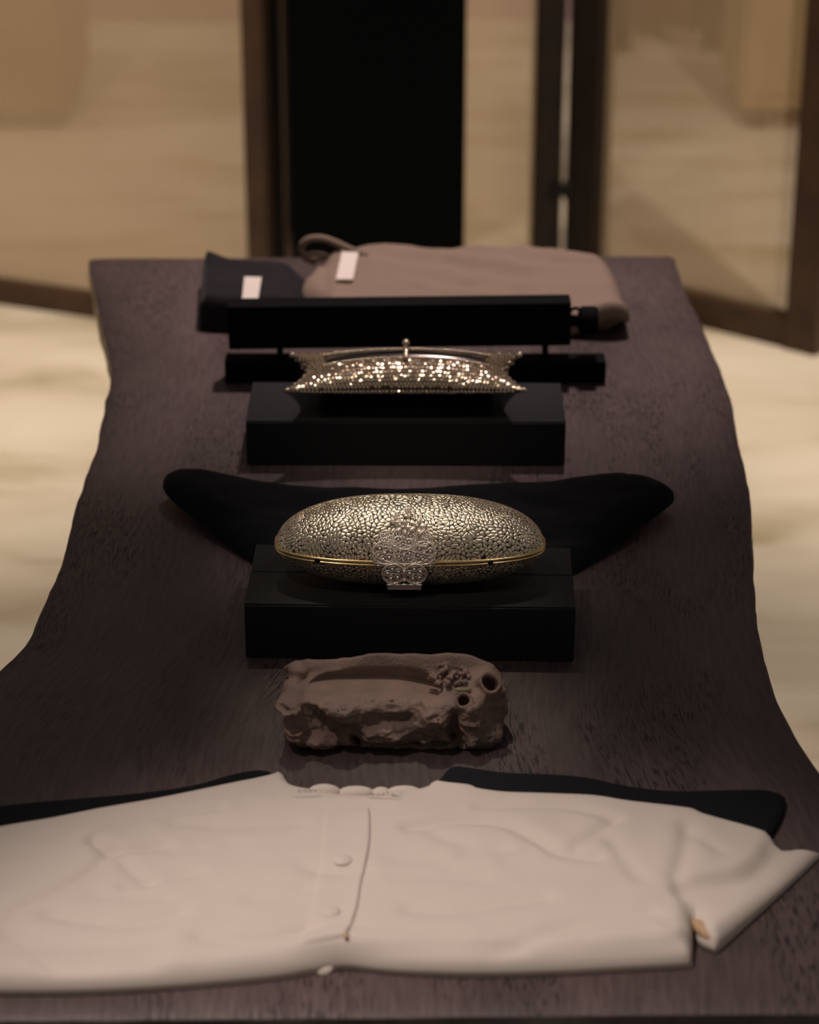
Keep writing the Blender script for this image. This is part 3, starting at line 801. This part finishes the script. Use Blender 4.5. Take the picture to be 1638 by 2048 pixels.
# label
def quad_on(name, px4, zs, m, parent, th=.0012):
    V = [P(x, y, z) for (x, y), z in zip(px4, zs)]; base = np.array(parent.location); V = [p-base for p in V]
    n_ = np.cross(V[1]-V[0], V[3]-V[0]); n_ /= np.linalg.norm(n_)
    if n_[2] < 0: n_ = -n_
    W = [p+n_*th for p in V]+[p-n_*.0005 for p in V]
    f = [(0, 1, 2, 3), (7, 6, 5, 4)]+[(i, i+4, (i+1) % 4+4, (i+1) % 4) for i in range(4)]
    o = mesh(name, W, f, m, parent, smooth=False)
    bm = bmesh.new(); bm.from_mesh(o.data); bmesh.ops.recalc_face_normals(bm, faces=bm.faces); bm.to_mesh(o.data); bm.free(); return o
o = quad_on('care_label', [(484, 600), (516, 600), (523, 556), (489, 555)], [TZ+.0465, TZ+.0465, TZ+.047, TZ+.047], M_label, nav); o['label'] = 'small white cloth label'
# taupe garment
tp = [(1252, 657), (1256, 645), (1246, 600), (1230, 560), (1205, 535), (1150, 520), (1000, 514), (850, 514), (720, 516), (660, 520), (640, 545), (618, 580), (606, 600), (606, 625), (640, 642), (760, 650), (1000, 655), (1180, 660)]
to = resample(catmull(pxs(tp, TZ+.012), 5, True), .006); tc_ = to.mean(0)
def over_navy(x, y):
    q = np.stack([x+tc_[0], y+tc_[1]], 1); ins = inside(q, no); dd = seg_dist(q, no)
    return np.where(ins, n_top(q[:, 0]-nc[0], q[:, 1]-nc[1], dd+.006)+.001, .012*sstep(.012, 0, dd))
tcr = P(1222, 655, TZ+.012)[:2]-tc_
def t_bot(x, y, d): return .0008+over_navy(x, y)+.026*np.exp(-((x-tcr[0])/.035)**2-((y-tcr[1])/.030)**2)*sstep(.03, .0, d)
def t_top(x, y, d):
    fold = .0030*np.sin((x*.9+y*2.2+.02*VN(x*9, y*9))*44+1)*sstep(-.1, .05, VN(x*7+2, y*10))
    return t_bot(x, y, d)+.003+round_edge(d, .022, .027)+(.0045*VN.fbm(x*13, y*13)+fold)*sstep(0, .02, d)
tau = thing('folded_garment', 'taupe folded garment with a neck strap and white label, topmost at the table end', 'garment', (tc_[0], tc_[1], TZ), 'folded garments on the table end')
cloth('folded_cloth', to-tc_, .007, t_top, t_bot, M_taupe, tau, edge=.12)
def tz_at(px, py, dz=.0):
    z = TZ+.03
    for _ in range(12):
        p = P(px, py, z); q = p[:2]-tc_
        dd = seg_dist(q[None], to-tc_); z = TZ+float(t_top(q[:1], q[1:], dd)[0])+dz
    return z
lq = [(672, 560), (706, 560), (717, 506), (684, 505)]
o = quad_on('care_label', lq, [max(tz_at(*p, .0035), TZ+.03) for p in lq], M_label, tau); o['label'] = 'small white cloth label'
# strap loop standing up at the back left
yS = P(660, 510, TZ+.035)[1]
lp = [(735, 512), (700, 499), (672, 486), (645, 477), (620, 478), (606, 488), (603, 503), (612, 516), (632, 524)]
pts = np.array([PY(x, y, yS+.01*i/8)-np.array(tau.location) for i, (x, y) in enumerate(lp)])
mb = MB(); mb.tube(catmull(pts, 5), .0046, 8); mb.build('neck_strap', M_taupe, tau)
mb = MB(); cc = PY(632, 514, yS+.004)-np.array(tau.location); mb.ball(cc, (.017, .010, .0060), 16, 9); mb.build('collar_fold', M_taupe, tau)

# ------------------------------------------------------------------ carved ink stone
def surface_nets(Fv, org, h):
    ins = Fv < 0; nx, ny, nz = Fv.shape
    sh = (nx-1, ny-1, nz-1); acc = np.zeros(sh+(3,)); cnt = np.zeros(sh)
    cor = [(i, j, k) for i in (0, 1) for j in (0, 1) for k in (0, 1)]
    sl = lambda c: Fv[c[0]:nx-1+c[0], c[1]:ny-1+c[1], c[2]:nz-1+c[2]]
    for a_ in cor:
        for ax in range(3):
            if a_[ax]: continue
            b_ = list(a_); b_[ax] = 1; fa, fb = sl(a_), sl(tuple(b_)); m_ = (fa < 0) != (fb < 0)
            t_ = np.where(m_, fa/np.where(m_, fa-fb, 1), 0)
            for x_ in range(3): acc[..., x_] += np.where(m_, a_[x_]+(t_ if x_ == ax else 0), 0)
            cnt += m_
    act = cnt > 0; idx = -np.ones(sh, int); idx[act] = np.arange(act.sum())
    ii = np.stack(np.where(act), 1); V = org+h*(ii+acc[act]/cnt[act][:, None]); F = []
    for ax in range(3):
        o1, o2 = [(1, 2), (2, 0), (0, 1)][ax]
        lo = [slice(None)]*3; hi = [slice(None)]*3; lo[ax] = slice(0, -1); hi[ax] = slice(1, None)
        m_ = ins[tuple(lo)] != ins[tuple(hi)]; q = np.stack(np.where(m_), 1)
        q = q[(q[:, o1] > 0) & (q[:, o2] > 0) & (q[:, o1] < Fv.shape[o1]-1) & (q[:, o2] < Fv.shape[o2]-1)]
        d1 = np.zeros(3, int); d1[o1] = 1; d2 = np.zeros(3, int); d2[o2] = 1
        g = lambda r: idx[r[:, 0], r[:, 1], r[:, 2]]
        quad = np.stack([g(q-d1-d2), g(q-d2), g(q), g(q-d1)], 1)
        fl_ = ins[q[:, 0], q[:, 1], q[:, 2]]
        F.append(np.where(fl_[:, None], quad, quad[:, ::-1]))
    return V, np.vstack(F)
hv = 1.0                                         # millimetres
gx_ = np.arange(-106, 106, hv); gy_ = np.arange(-46, 48, hv); gz_ = np.arange(-3, 76, hv)
X, Y, Zg = np.meshgrid(gx_, gy_, gz_, indexing='ij')
def smin(a_, b_, k): 
    h_ = np.clip(.5+.5*(b_-a_)/k, 0, 1); return b_+(a_-b_)*h_-k*h_*(1-h_)
def smax(a_, b_, k): return -smin(-a_, -b_, k)
def ell(c, r, rz=0.):
    x, y, z = X-c[0], Y-c[1], Zg-c[2]
    if rz: x, z = x*math.cos(rz)+z*math.sin(rz), -x*math.sin(rz)+z*math.cos(rz)
    k0_ = np.sqrt((x/r[0])**2+(y/r[1])**2+(z/r[2])**2); return (k0_-1)*min(r)
wx = VN.fbm(X/26, Y/26, Zg/22, 2)*4
top_z = 46+.10*Y+.012*X+wx*.4                   # top rises a little towards the back
bx_ = np.abs(X)-78; by_ = np.abs(Y+1)-19; bz_ = np.abs(Zg-23)-12
core = np.sqrt(np.maximum(bx_, 0)**2+np.maximum(by_, 0)**2+np.maximum(bz_, 0)**2)+np.minimum(np.maximum(bx_, np.maximum(by_, bz_)), 0)-12+wx*.9
F_ = core
for c, r, rz in [((70, 4, 34), (22, 22, 17), 0), ((62, -12, 42), (17, 14, 12), 0), ((-83, 18, 46), (8, 9, 9), 0), ((-86, 2, 38), (9, 12, 9), 0),
                 ((-15, 29, 53), (15, 6, 7), 0), ((15, 29, 51), (16, 6, 6), 0), ((50, 26, 52), (22, 9, 7), -.1), ((-50, 29, 48), (24, 6, 5), 0), ((-12, 27, 45), (80, 8, 10), 0), ((-5, -25, 43), (70, 9, 5), .0)]:
    F_ = smin(F_, ell(c, r, rz), 5)
# the craggy front: lumps, ledges and hollows as relief over (x, z)
wX = X[:, :, :]+2.5*VN.fbm(X/14, Y/20, Zg/12, 2); wZ = Zg+2.0*VN.fbm(X/14+31, Y/20, Zg/10, 2)
relief = np.zeros_like(X); face = np.zeros_like(X)
for zx, zy, rx_, rz_, rot, amp in [(195, 1400, 85, 55, 0, 9), (345, 1440, 85, 48, .1, 9), (175, 1255, 70, 50, .15, 6), (330, 1185, 170, 28, 0, 5), (450, 1290, 105, 62, -.45, 7), (370, 1345, 130, 34, -.75, -9),
        (740, 1185, 150, 24, 0, 6), (730, 1245, 110, 30, 0, -4), (700, 1315, 130, 30, 0, -9), (650, 1400, 160, 52, .05, 9), (930, 1325, 115, 62, .12, 9), (1045, 1390, 36, 90, .1, -10), (900, 1470, 150, 26, 0, -8),
        (1125, 1340, 62, 110, .1, 6), (1262, 1315, 78, 70, 0, -15), (120, 1190, 40, 24, 0, -4), (560, 1215, 46, 60, 0, -5), (520, 1440, 40, 50, 0, -7), (830, 1260, 50, 60, .2, -4), (1150, 1440, 60, 40, 0, 6)]:
    dx = wX-(zx-727)/6.75*1.06; dz = wZ-(1500-zy)/5.9
    a_, b_ = dx*math.cos(rot)+dz*math.sin(rot), -dx*math.sin(rot)+dz*math.cos(rot)
    g_ = np.exp(-((a_/(rx_/6.75*.95))**2+(b_/(rz_/5.9*.95))**2)**1.6)
    relief += amp*g_
    if amp > 5: face = np.maximum(face, g_)
fw = sstep(2, -16, Y)*sstep(56, 46, Zg)
F_ = F_-relief*fw
lumpn = VN.fbm(X/13+3, Y/13, Zg/10, 3); holn = 1.6*VN.fbm(X/9+7, Y/9, Zg/7, 2)
F_ = F_+.6*lumpn
F_ = smax(F_, Zg-(top_z+9.0*np.exp(-((Y-31)/8)**2)*(.35+.65*sstep(-60, -20, X))+5*sstep(50, 85, X)+6*sstep(-70, -84, X)), 3.5)
# craggy strata on the sides, smoother on top
side = sstep(47, 38, Zg)*sstep(-8, -24, Y-.0*X)+sstep(47, 38, Zg)*sstep(70, 92, np.abs(X))
side = np.clip(side, 0, 1)
strata = VN(X/30, Y/30, Zg/2.6+VN(X/18, Y/18, 0)*1.3)
crag = np.abs(VN.fbm(X/11+40, Y/11, Zg/8, 3))+.45*np.abs(VN.fbm(X/6, Y/6, Zg/3.4, 2))-.12
F_ = F_+side*(1.5*strata*(.45+face)+3.0*(crag-.45))+.5*VN.fbm(X/5, Y/5, Zg/5, 3)*(.35+.65*side)
# ink basin
fl_z = 45.0-.13*(Y+24)-4.5*sstep(-5, 40, X)
er = (np.abs((X+17)/57)**3.0+np.abs((Y+2)/24.5)**2.8)**(1/3.1)
basin = np.maximum((er-1)*18, fl_z-Zg)
F_ = smax(F_, -basin, 1.2)
# carved blossom cluster
rs = random.Random(4); petn = .5*VN(X/2.5, Y/2.5, Zg/2.5)
for k in range(70):
    x, y = rs.uniform(28, 62), rs.uniform(-10, 22)
    if (x-45)/17*((x-45)/17)+((y-6)/16)**2 > 1: continue
    F_ = smin(F_, ell((x, y, 48.5+.08*y+rs.uniform(-.5, 2.2)), [rs.uniform(1.6, 2.8)]*3)+petn, .8)
# two hollow knots
def knot(c, dr_, ro, ri, ln):
    global F_
    dr_ = np.array(dr_, float); dr_ /= np.linalg.norm(dr_)
    x, y, z = X-c[0], Y-c[1], Zg-c[2]; t_ = x*dr_[0]+y*dr_[1]+z*dr_[2]
    rad = np.sqrt(np.maximum(x*x+y*y+z*z-t_*t_, 0))
    F_ = smin(F_, np.maximum(rad-ro-.10*np.abs(t_)+holn, np.abs(t_+ln*.5)-ln*.5), 3.0)
    F_ = smax(F_, -np.maximum(rad-ri+holn*.7, np.abs(t_+ln*.3)-ln*1.0), .8)
knot((56.5, -30, 47), (-.05, -.75, .66), 7.0, 4.8, 12)
knot((79, -14, 54), (.25, -.62, .75), 9.5, 6.8, 14)
F_ = np.maximum(F_, .3-Zg)
sv, sf = surface_nets(F_, np.array([gx_[0], gy_[0], gz_[0]]), hv)
# two rounds of light smoothing, kept small so that the ledges stay
s0 = P(791, 1506, TZ)
M_stone = mat('brown_ink_stone', (.245, .158, .130), .72, spec=.3, col2=(.165, .118, .098), noise_scale=38, bump=.5, bump_scale=420)
stone = thing('ink_stone', 'rough brown carved ink stone with a shallow basin, in front of the oval clutch box', 'ink stone', (s0[0], s0[1]+.034, TZ))
mesh('stone_body', sv/1000*np.array([.975, 1, 1]), sf, M_stone, stone)
M_moss = mat('pale_green_stone', (.20, .17, .075), .6, noise_amt=.3, noise_scale=200)
mb = MB(); mb.ball((.0545, -.017, .0495), (.0075, .0032, .0016), 14, 7); o = mb.build('pale_inlay', M_moss, stone); o['label'] = 'pale green streak in the stone'

# ------------------------------------------------------------------ black garment under the cream shirt
bo_px = [(-330, 1690), (-250, 1655), (-120, 1632), (0, 1612), (120, 1600), (260, 1588), (380, 1572), (480, 1545), (540, 1543), (575, 1575), (640, 1598), (740, 1604), (830, 1592), (876, 1560), (902, 1533), (950, 1537), (1010, 1545), (1110, 1549), (1180, 1556), (1260, 1573), (1350, 1582), (1450, 1580), (1530, 1580), (1566, 1590), (1573, 1603), (1566, 1630), (1545, 1668), (1480, 1760), (1330, 1800), (1330, 1900), (700, 1912), (0, 1930), (-20, 1830), (-200, 1860), (-310, 1780)]
bo = resample(catmull(pxs(bo_px, TZ+.005), 5, True), .007); bcen = bo.mean(0)
BH = .0085
bgm = cloth('black_shirt', bo-bcen, .012, lambda x, y, d: .002+round_edge(d, .006, BH-.003)+.0007*VN.fbm(x*25, y*25)*sstep(0, .01, d), lambda x, y, d: np.full_like(x, .0005), M_blackcloth)
bgm.location = (bcen[0], bcen[1], TZ); tag(bgm, 'black garment spread flat beneath the cream shirt', 'garment')

# ------------------------------------------------------------------ cream shirt
back = [(-330, 1770), (-300, 1742), (-200, 1702), (-100, 1676), (0, 1651), (100, 1634), (200, 1614), (300, 1597), (400, 1577), (470, 1562), (500, 1556), (540, 1546), (558, 1538), (566, 1541), (574, 1555), (588, 1566), (640, 1573), (700, 1577), (740, 1579), (790, 1577), (830, 1572), (852, 1569), (860, 1560), (868, 1556), (900, 1562), (945, 1568), (955, 1574), (1010, 1582), (1100, 1585), (1190, 1589), (1260, 1600), (1380, 1614), (1410, 1626), (1480, 1645), (1530, 1660), (1565, 1677), (1600, 1674), (1640, 1680)]
front = [(1652, 1692), (1620, 1725), (1540, 1800), (1440, 1890), (1428, 1893), (1398, 1878), (1387, 1846), (1386, 1880), (1385, 1918), (1378, 1924), (1250, 1932), (1100, 1940), (950, 1943), (800, 1938), (700, 1928), (640, 1934), (560, 1948), (420, 1962), (260, 1974), (120, 1979), (0, 1979), (-60, 1976), (-70, 1960), (-50, 1890), (-25, 1842), (-90, 1890), (-150, 1915), (-260, 1860), (-345, 1790)]
so = np.vstack([catmull(pxs(back, TZ+.017), 3), catmull(pxs(front, TZ+.006), 3)])
so = resample(so, .005); scn = so.mean(0)
def line(pts, z=TZ+.024): return catmull(pxs(pts, z), 4)
creases = [  # (line, depth, half width)
    ([(186, 1668), (205, 1652), (270, 1632), (350, 1618), (440, 1606)], .0022, .005), ([(186, 1672), (212, 1688), (260, 1690), (325, 1681)], .0042, .007),
    ([(214, 1692), (190, 1730), (120, 1775), (40, 1812), (0, 1828)], .0030, .007), ([(230, 1700), (262, 1735), (300, 1762)], .0022, .007), ([(250, 1768), (310, 1755), (390, 1738)], .0022, .007),
    ([(350, 1634), (470, 1640), (600, 1634)], .0018, .009), ([(190, 1785), (240, 1788), (330, 1790)], .0014, .008), ([(100, 1825), (180, 1838), (270, 1842), (360, 1818)], .0022, .009), ([(30, 1870), (80, 1890), (110, 1915), (150, 1922), (300, 1918)], .0030, .010),
    ([(400, 1868), (480, 1874), (560, 1868), (620, 1848)], .0026, .009), ([(500, 1792), (560, 1785), (610, 1772)], .0016, .008), ([(340, 1698), (400, 1690)], .0012, .006), ([(610, 1728), (680, 1742), (730, 1735)], .0016, .008),
    ([(820, 1645), (920, 1632), (1010, 1640), (1070, 1668), (1120, 1697), (1190, 1706)], .0036, .008), ([(960, 1607), (1060, 1603), (1150, 1607), (1230, 1630)], .0022, .006), ([(1228, 1632), (1195, 1658), (1150, 1688)], .0026, .007),
    ([(925, 1702), (965, 1692), (1010, 1690)], .0018, .006), ([(1010, 1714), (1060, 1696)], .0016, .006), ([(1374, 1640), (1370, 1690), (1352, 1745)], .0030, .008), ([(1220, 1668), (1250, 1710), (1285, 1748)], .0018, .009),
    ([(1380, 1650), (1410, 1670), (1440, 1690)], .0018, .008), ([(820, 1812), (900, 1816), (1000, 1802), (1090, 1788)], .0022, .009), ([(990, 1895), (1060, 1870), (1160, 1842), (1300, 1822)], .0024, .009), ([(1170, 1908), (1240, 1890), (1370, 1880)], .0024, .008),
    ([(760, 1890), (900, 1888), (1040, 1885)], .0016, .008), ([(1340, 1842), (1385, 1835)], .003, .005), ([(860, 1650), (890, 1670), (930, 1680)], .0014, .008), ([(790, 1745), (960, 1750)], .0009, .010), ([(760, 1700), (900, 1720)], .0009, .012)]
creases = [(line(c)-scn, a_, b_*.72) for c, a_, b_ in creases]
PLr = line([(738, 1606), (740, 1650), (736, 1700), (722, 1760), (714, 1810), (700, 1850), (690, 1868)])-scn    # right edge of the placket
PLl = line([(648, 1612), (645, 1660), (640, 1720), (628, 1780), (616, 1830), (604, 1880)])-scn
def base_z(x, y):
    q = np.stack([x+scn[0], y+scn[1]], 1); ins = inside(q, bo); dd = seg_dist(q, bo)
    return .0007+(BH+.0016)*sstep(-.012, .001, np.where(ins, dd, -dd))
yF = P(800, 1938, TZ)[1]-scn[1]; yB = P(800, 1580, TZ+.017)[1]-scn[1]
def s_bot(x, y, d): return base_z(x, y)
def s_top(x, y, d):
    k = sstep(yF+.11, yF+.01, y)                    # thicker, folded hem in front
    H = .0085+.0075*k
    R = .010+.003*k
    z = base_z(x, y)*(1-.55*k)+.0012+round_edge(d, R, H)
    q = np.stack([x, y], 1); f = sstep(.002, .014, d)
    for c, a_, b_ in creases:
        near_ = (np.abs(x-c[:, 0].mean()) < np.ptp(c[:, 0])/2+.05) & (np.abs(y-c[:, 1].mean()) < np.ptp(c[:, 1])/2+.05)
        if near_.any():
            dd = seg_dist(q[near_], c, False); z[near_] += f[near_]*1.2*(-a_*np.exp(-(dd/b_)**2)+.18*a_*np.exp(-((dd-2.4*b_)/(1.8*b_))**2))
    z += f*(.0011*VN.fbm(x*9, y*17, 2., 3)+.0004*VN.fbm(x*40, y*40, 1., 2))
    # neckline dips: the front neck lies lower than the shoulders
    xn = P(716, 1590, TZ+.02)[0]-scn[0]
    z -= .0055*np.exp(-((x-xn)/.048)**2)*sstep(yB-.020, yB-.002, y)
    # hem fold line a little above the front edge
    hem = np.exp(-((d-.024)/.005)**2)*sstep(yF+.05, yF+.02, y); z -= .0012*hem
    return z
shirt = thing('cropped_shirt', 'cream short-sleeved button-front shirt laid flat over the black garment', 'shirt', (scn[0], scn[1], TZ))
cloth('shirt_body', so-scn, .0044, s_top, s_bot, M_shirt, shirt, rings=(.0005, .0018, .0038, .0065, .0100, .0145), edge=.30)
def s_at(xy):
    xy = np.asarray(xy, float).reshape(-1, 2); return s_top(xy[:, 0].copy(), xy[:, 1].copy(), seg_dist(xy, so-scn))
# placket: a raised band of doubled cloth
n_ = 60; tt = np.linspace(0, 1, n_); ip = lambda L_: np.stack([np.interp(tt, np.linspace(0, 1, len(L_)), L_[:, k]) for k in (0, 1)], 1)
a_, b_ = ip(PLl), ip(PLr); V = []; F = []; W_ = 13
prof = [(-.02, -.0005), (.0, .0002), (.03, .0007), (.10, .0010), (.25, .0011), (.4, .0011), (.55, .0012), (.7, .0014), (.82, .0017), (.92, .0021), (.975, .0022), (1.0, .0014), (1.006, -.001)]
for i in range(n_):
    xy = np.array([a_[i]+(b_[i]-a_[i])*p for p, _ in prof]); z = s_at(xy); fade = min(1, i/4+.1)*min(1, (n_-1-i)/3+.15)
    V += [(xy[k, 0], xy[k, 1], z[k]+prof[k][1]*fade) for k in range(W_)]
for i in range(n_-1):
    for k in range(W_-1): F.append((i*W_+k, (i+1)*W_+k, (i+1)*W_+k+1, i*W_+k+1))
o = mesh('button_placket', V, F, M_shirt, shirt)
if o.data.polygons[0].normal.z < 0: o.data.flip_normals()
# gap below the placket
p = P(692, 1862, TZ+.026)[:2]-scn; mb = MB(); mb.ball((p[0], p[1], s_at(p)[0]+.0002), (.0022, .0042, .0012), 10, 6); mb.build('placket_gap', M_shirtback, shirt)
# buttons
def button(px, py, dz=.0012, tilt=0., r=.0075):
    p = P(px, py, TZ+.026)[:2]-scn; z = s_at(p)[0]+dz
    prof_ = [(0, .0042), (.35, .0040), (.7, .0032), (.92, .0018), (1.0, .0004), (.93, -.001), (0, -.0012)]
    V = []; F = []; n = 24
    for rr, h in prof_:
        for k in range(n): V.append((rr*r*math.cos(2*math.pi*k/n), rr*r*math.sin(2*math.pi*k/n), h))
    for i in range(len(prof_)-1):
        for k in range(n): F.append((i*n+k, (i+1)*n+k, (i+1)*n+(k+1) % n, i*n+(k+1) % n))
    o = mesh('button', V, F, M_shirt, shirt); o.location = (p[0], p[1], z); o.rotation_euler.x = tilt; o.scale.z = .6; return o
button(684, 1713); button(660, 1815)
bq = button(648, 1918, .0, math.radians(40), .0078); fp = P(646, 1926, TZ+.010); bq.location = (fp[0]-scn[0], fp[1]-scn[1]+.0055, .0045); bq.scale.z = .6
# neck: scalloped lining edge and faint printed labels
mb = MB()
for px, wpx, hpx in ((648, 62, 22), (712, 66, 16), (762, 34, 12), (808, 64, 17)):
    q = P(px, 1572, TZ+.020); ww = wpx*.5/2400; hh = hpx/2250
    mb.ball((q[0]-scn[0], q[1]-scn[1]+.001, .0135), (ww*1.05, .0060, hh*.72), 14, 8)
mb.build('neck_trim', M_shirt, shirt)
def lab(name, px4, lift=.0004):
    xy = np.array([P(x, y, TZ+.018)[:2]-scn for x, y in px4]); n = 7; V = []; F = []
    for i in range(n):
        for k in range(n):
            s_, t_ = i/(n-1), k/(n-1); q = (xy[0]*(1-s_)+xy[1]*s_)*(1-t_)+(xy[3]*(1-s_)+xy[2]*s_)*t_; V.append((q[0], q[1], s_at(q)[0]+lift))
    for i in range(n-1):
        for k in range(n-1): F.append((i*n+k, (i+1)*n+k, (i+1)*n+k+1, i*n+k+1))
    return mesh(name, V, F, M_shirt, shirt)
def marks(parent, x0, y0, x1, y1, glyphs, h):
    """small printed letter-like strokes along a line"""
    mb = MB(); n = len(glyphs)
    for i, g_ in enumerate(glyphs):
        t_ = (i+.5)/n; px, py = x0+(x1-x0)*t_, y0+(y1-y0)*t_
        def w3(dx, dy): 
            q = P(px+dx*h, py-dy*h*.5, TZ+.018)[:2]-scn; return np.array([q[0], q[1], s_at(q)[0]+.0006])
        if g_ == 'O': mb.tube([w3(.32*math.cos(a_), .5*math.sin(a_)) for a_ in np.arange(10)*.628], .00033, 5, closed=True)
        elif g_ == 'C': mb.tube([w3(.32*math.cos(a_), .5*math.sin(a_)) for a_ in np.linspace(.7, 5.6, 9)], .00033, 5)
        elif g_ == 'V': mb.tube([w3(-.35, .5), w3(0, -.5), w3(.35, .5)], .00033, 5)
        elif g_ == '-': mb.tube([w3(-.6, 0), w3(.6, 0)], .0006, 6)
        else: mb.tube([w3(0, .5), w3(0, -.5)], .00033, 5)
    return mb.build('printed_mark', M_print, parent)
l1 = lab('neck_label', [(588, 1600), (642, 1600), (642, 1576), (588, 1576)]); marks(l1, 594, 1587, 636, 1582, 'COOV', 11)
l2 = lab('neck_label', [(738, 1602), (800, 1608), (805, 1584), (738, 1580)]); marks(l2, 742, 1590, 790, 1597, 'OOOIO', 9)
marks(l2, 784, 1600, 796, 1602, '-', 12); marks(l2, 800, 1566, 826, 1571, 'OIOI', 8)
# sleeve opening: the tan inside of the cuff
xy = [P(x, y, TZ+.006) for x, y in ((1388, 1846), (1400, 1856), (1424, 1884), (1404, 1876))]
mb = MB(); cpt = np.mean(xy, 0); ax_ = (xy[2]-xy[0]); ang = math.atan2(ax_[1], ax_[0])
Mr = np.array([[math.cos(ang), -math.sin(ang), 0], [math.sin(ang), math.cos(ang), 0], [0, 0, 1.]])
mb.ball((cpt[0]-scn[0], cpt[1]-scn[1]-.001, .0090), (np.linalg.norm(ax_)*.52, .0048, .0050), 14, 8, Mr); mb.build('cuff_lining', M_shirtback, shirt)
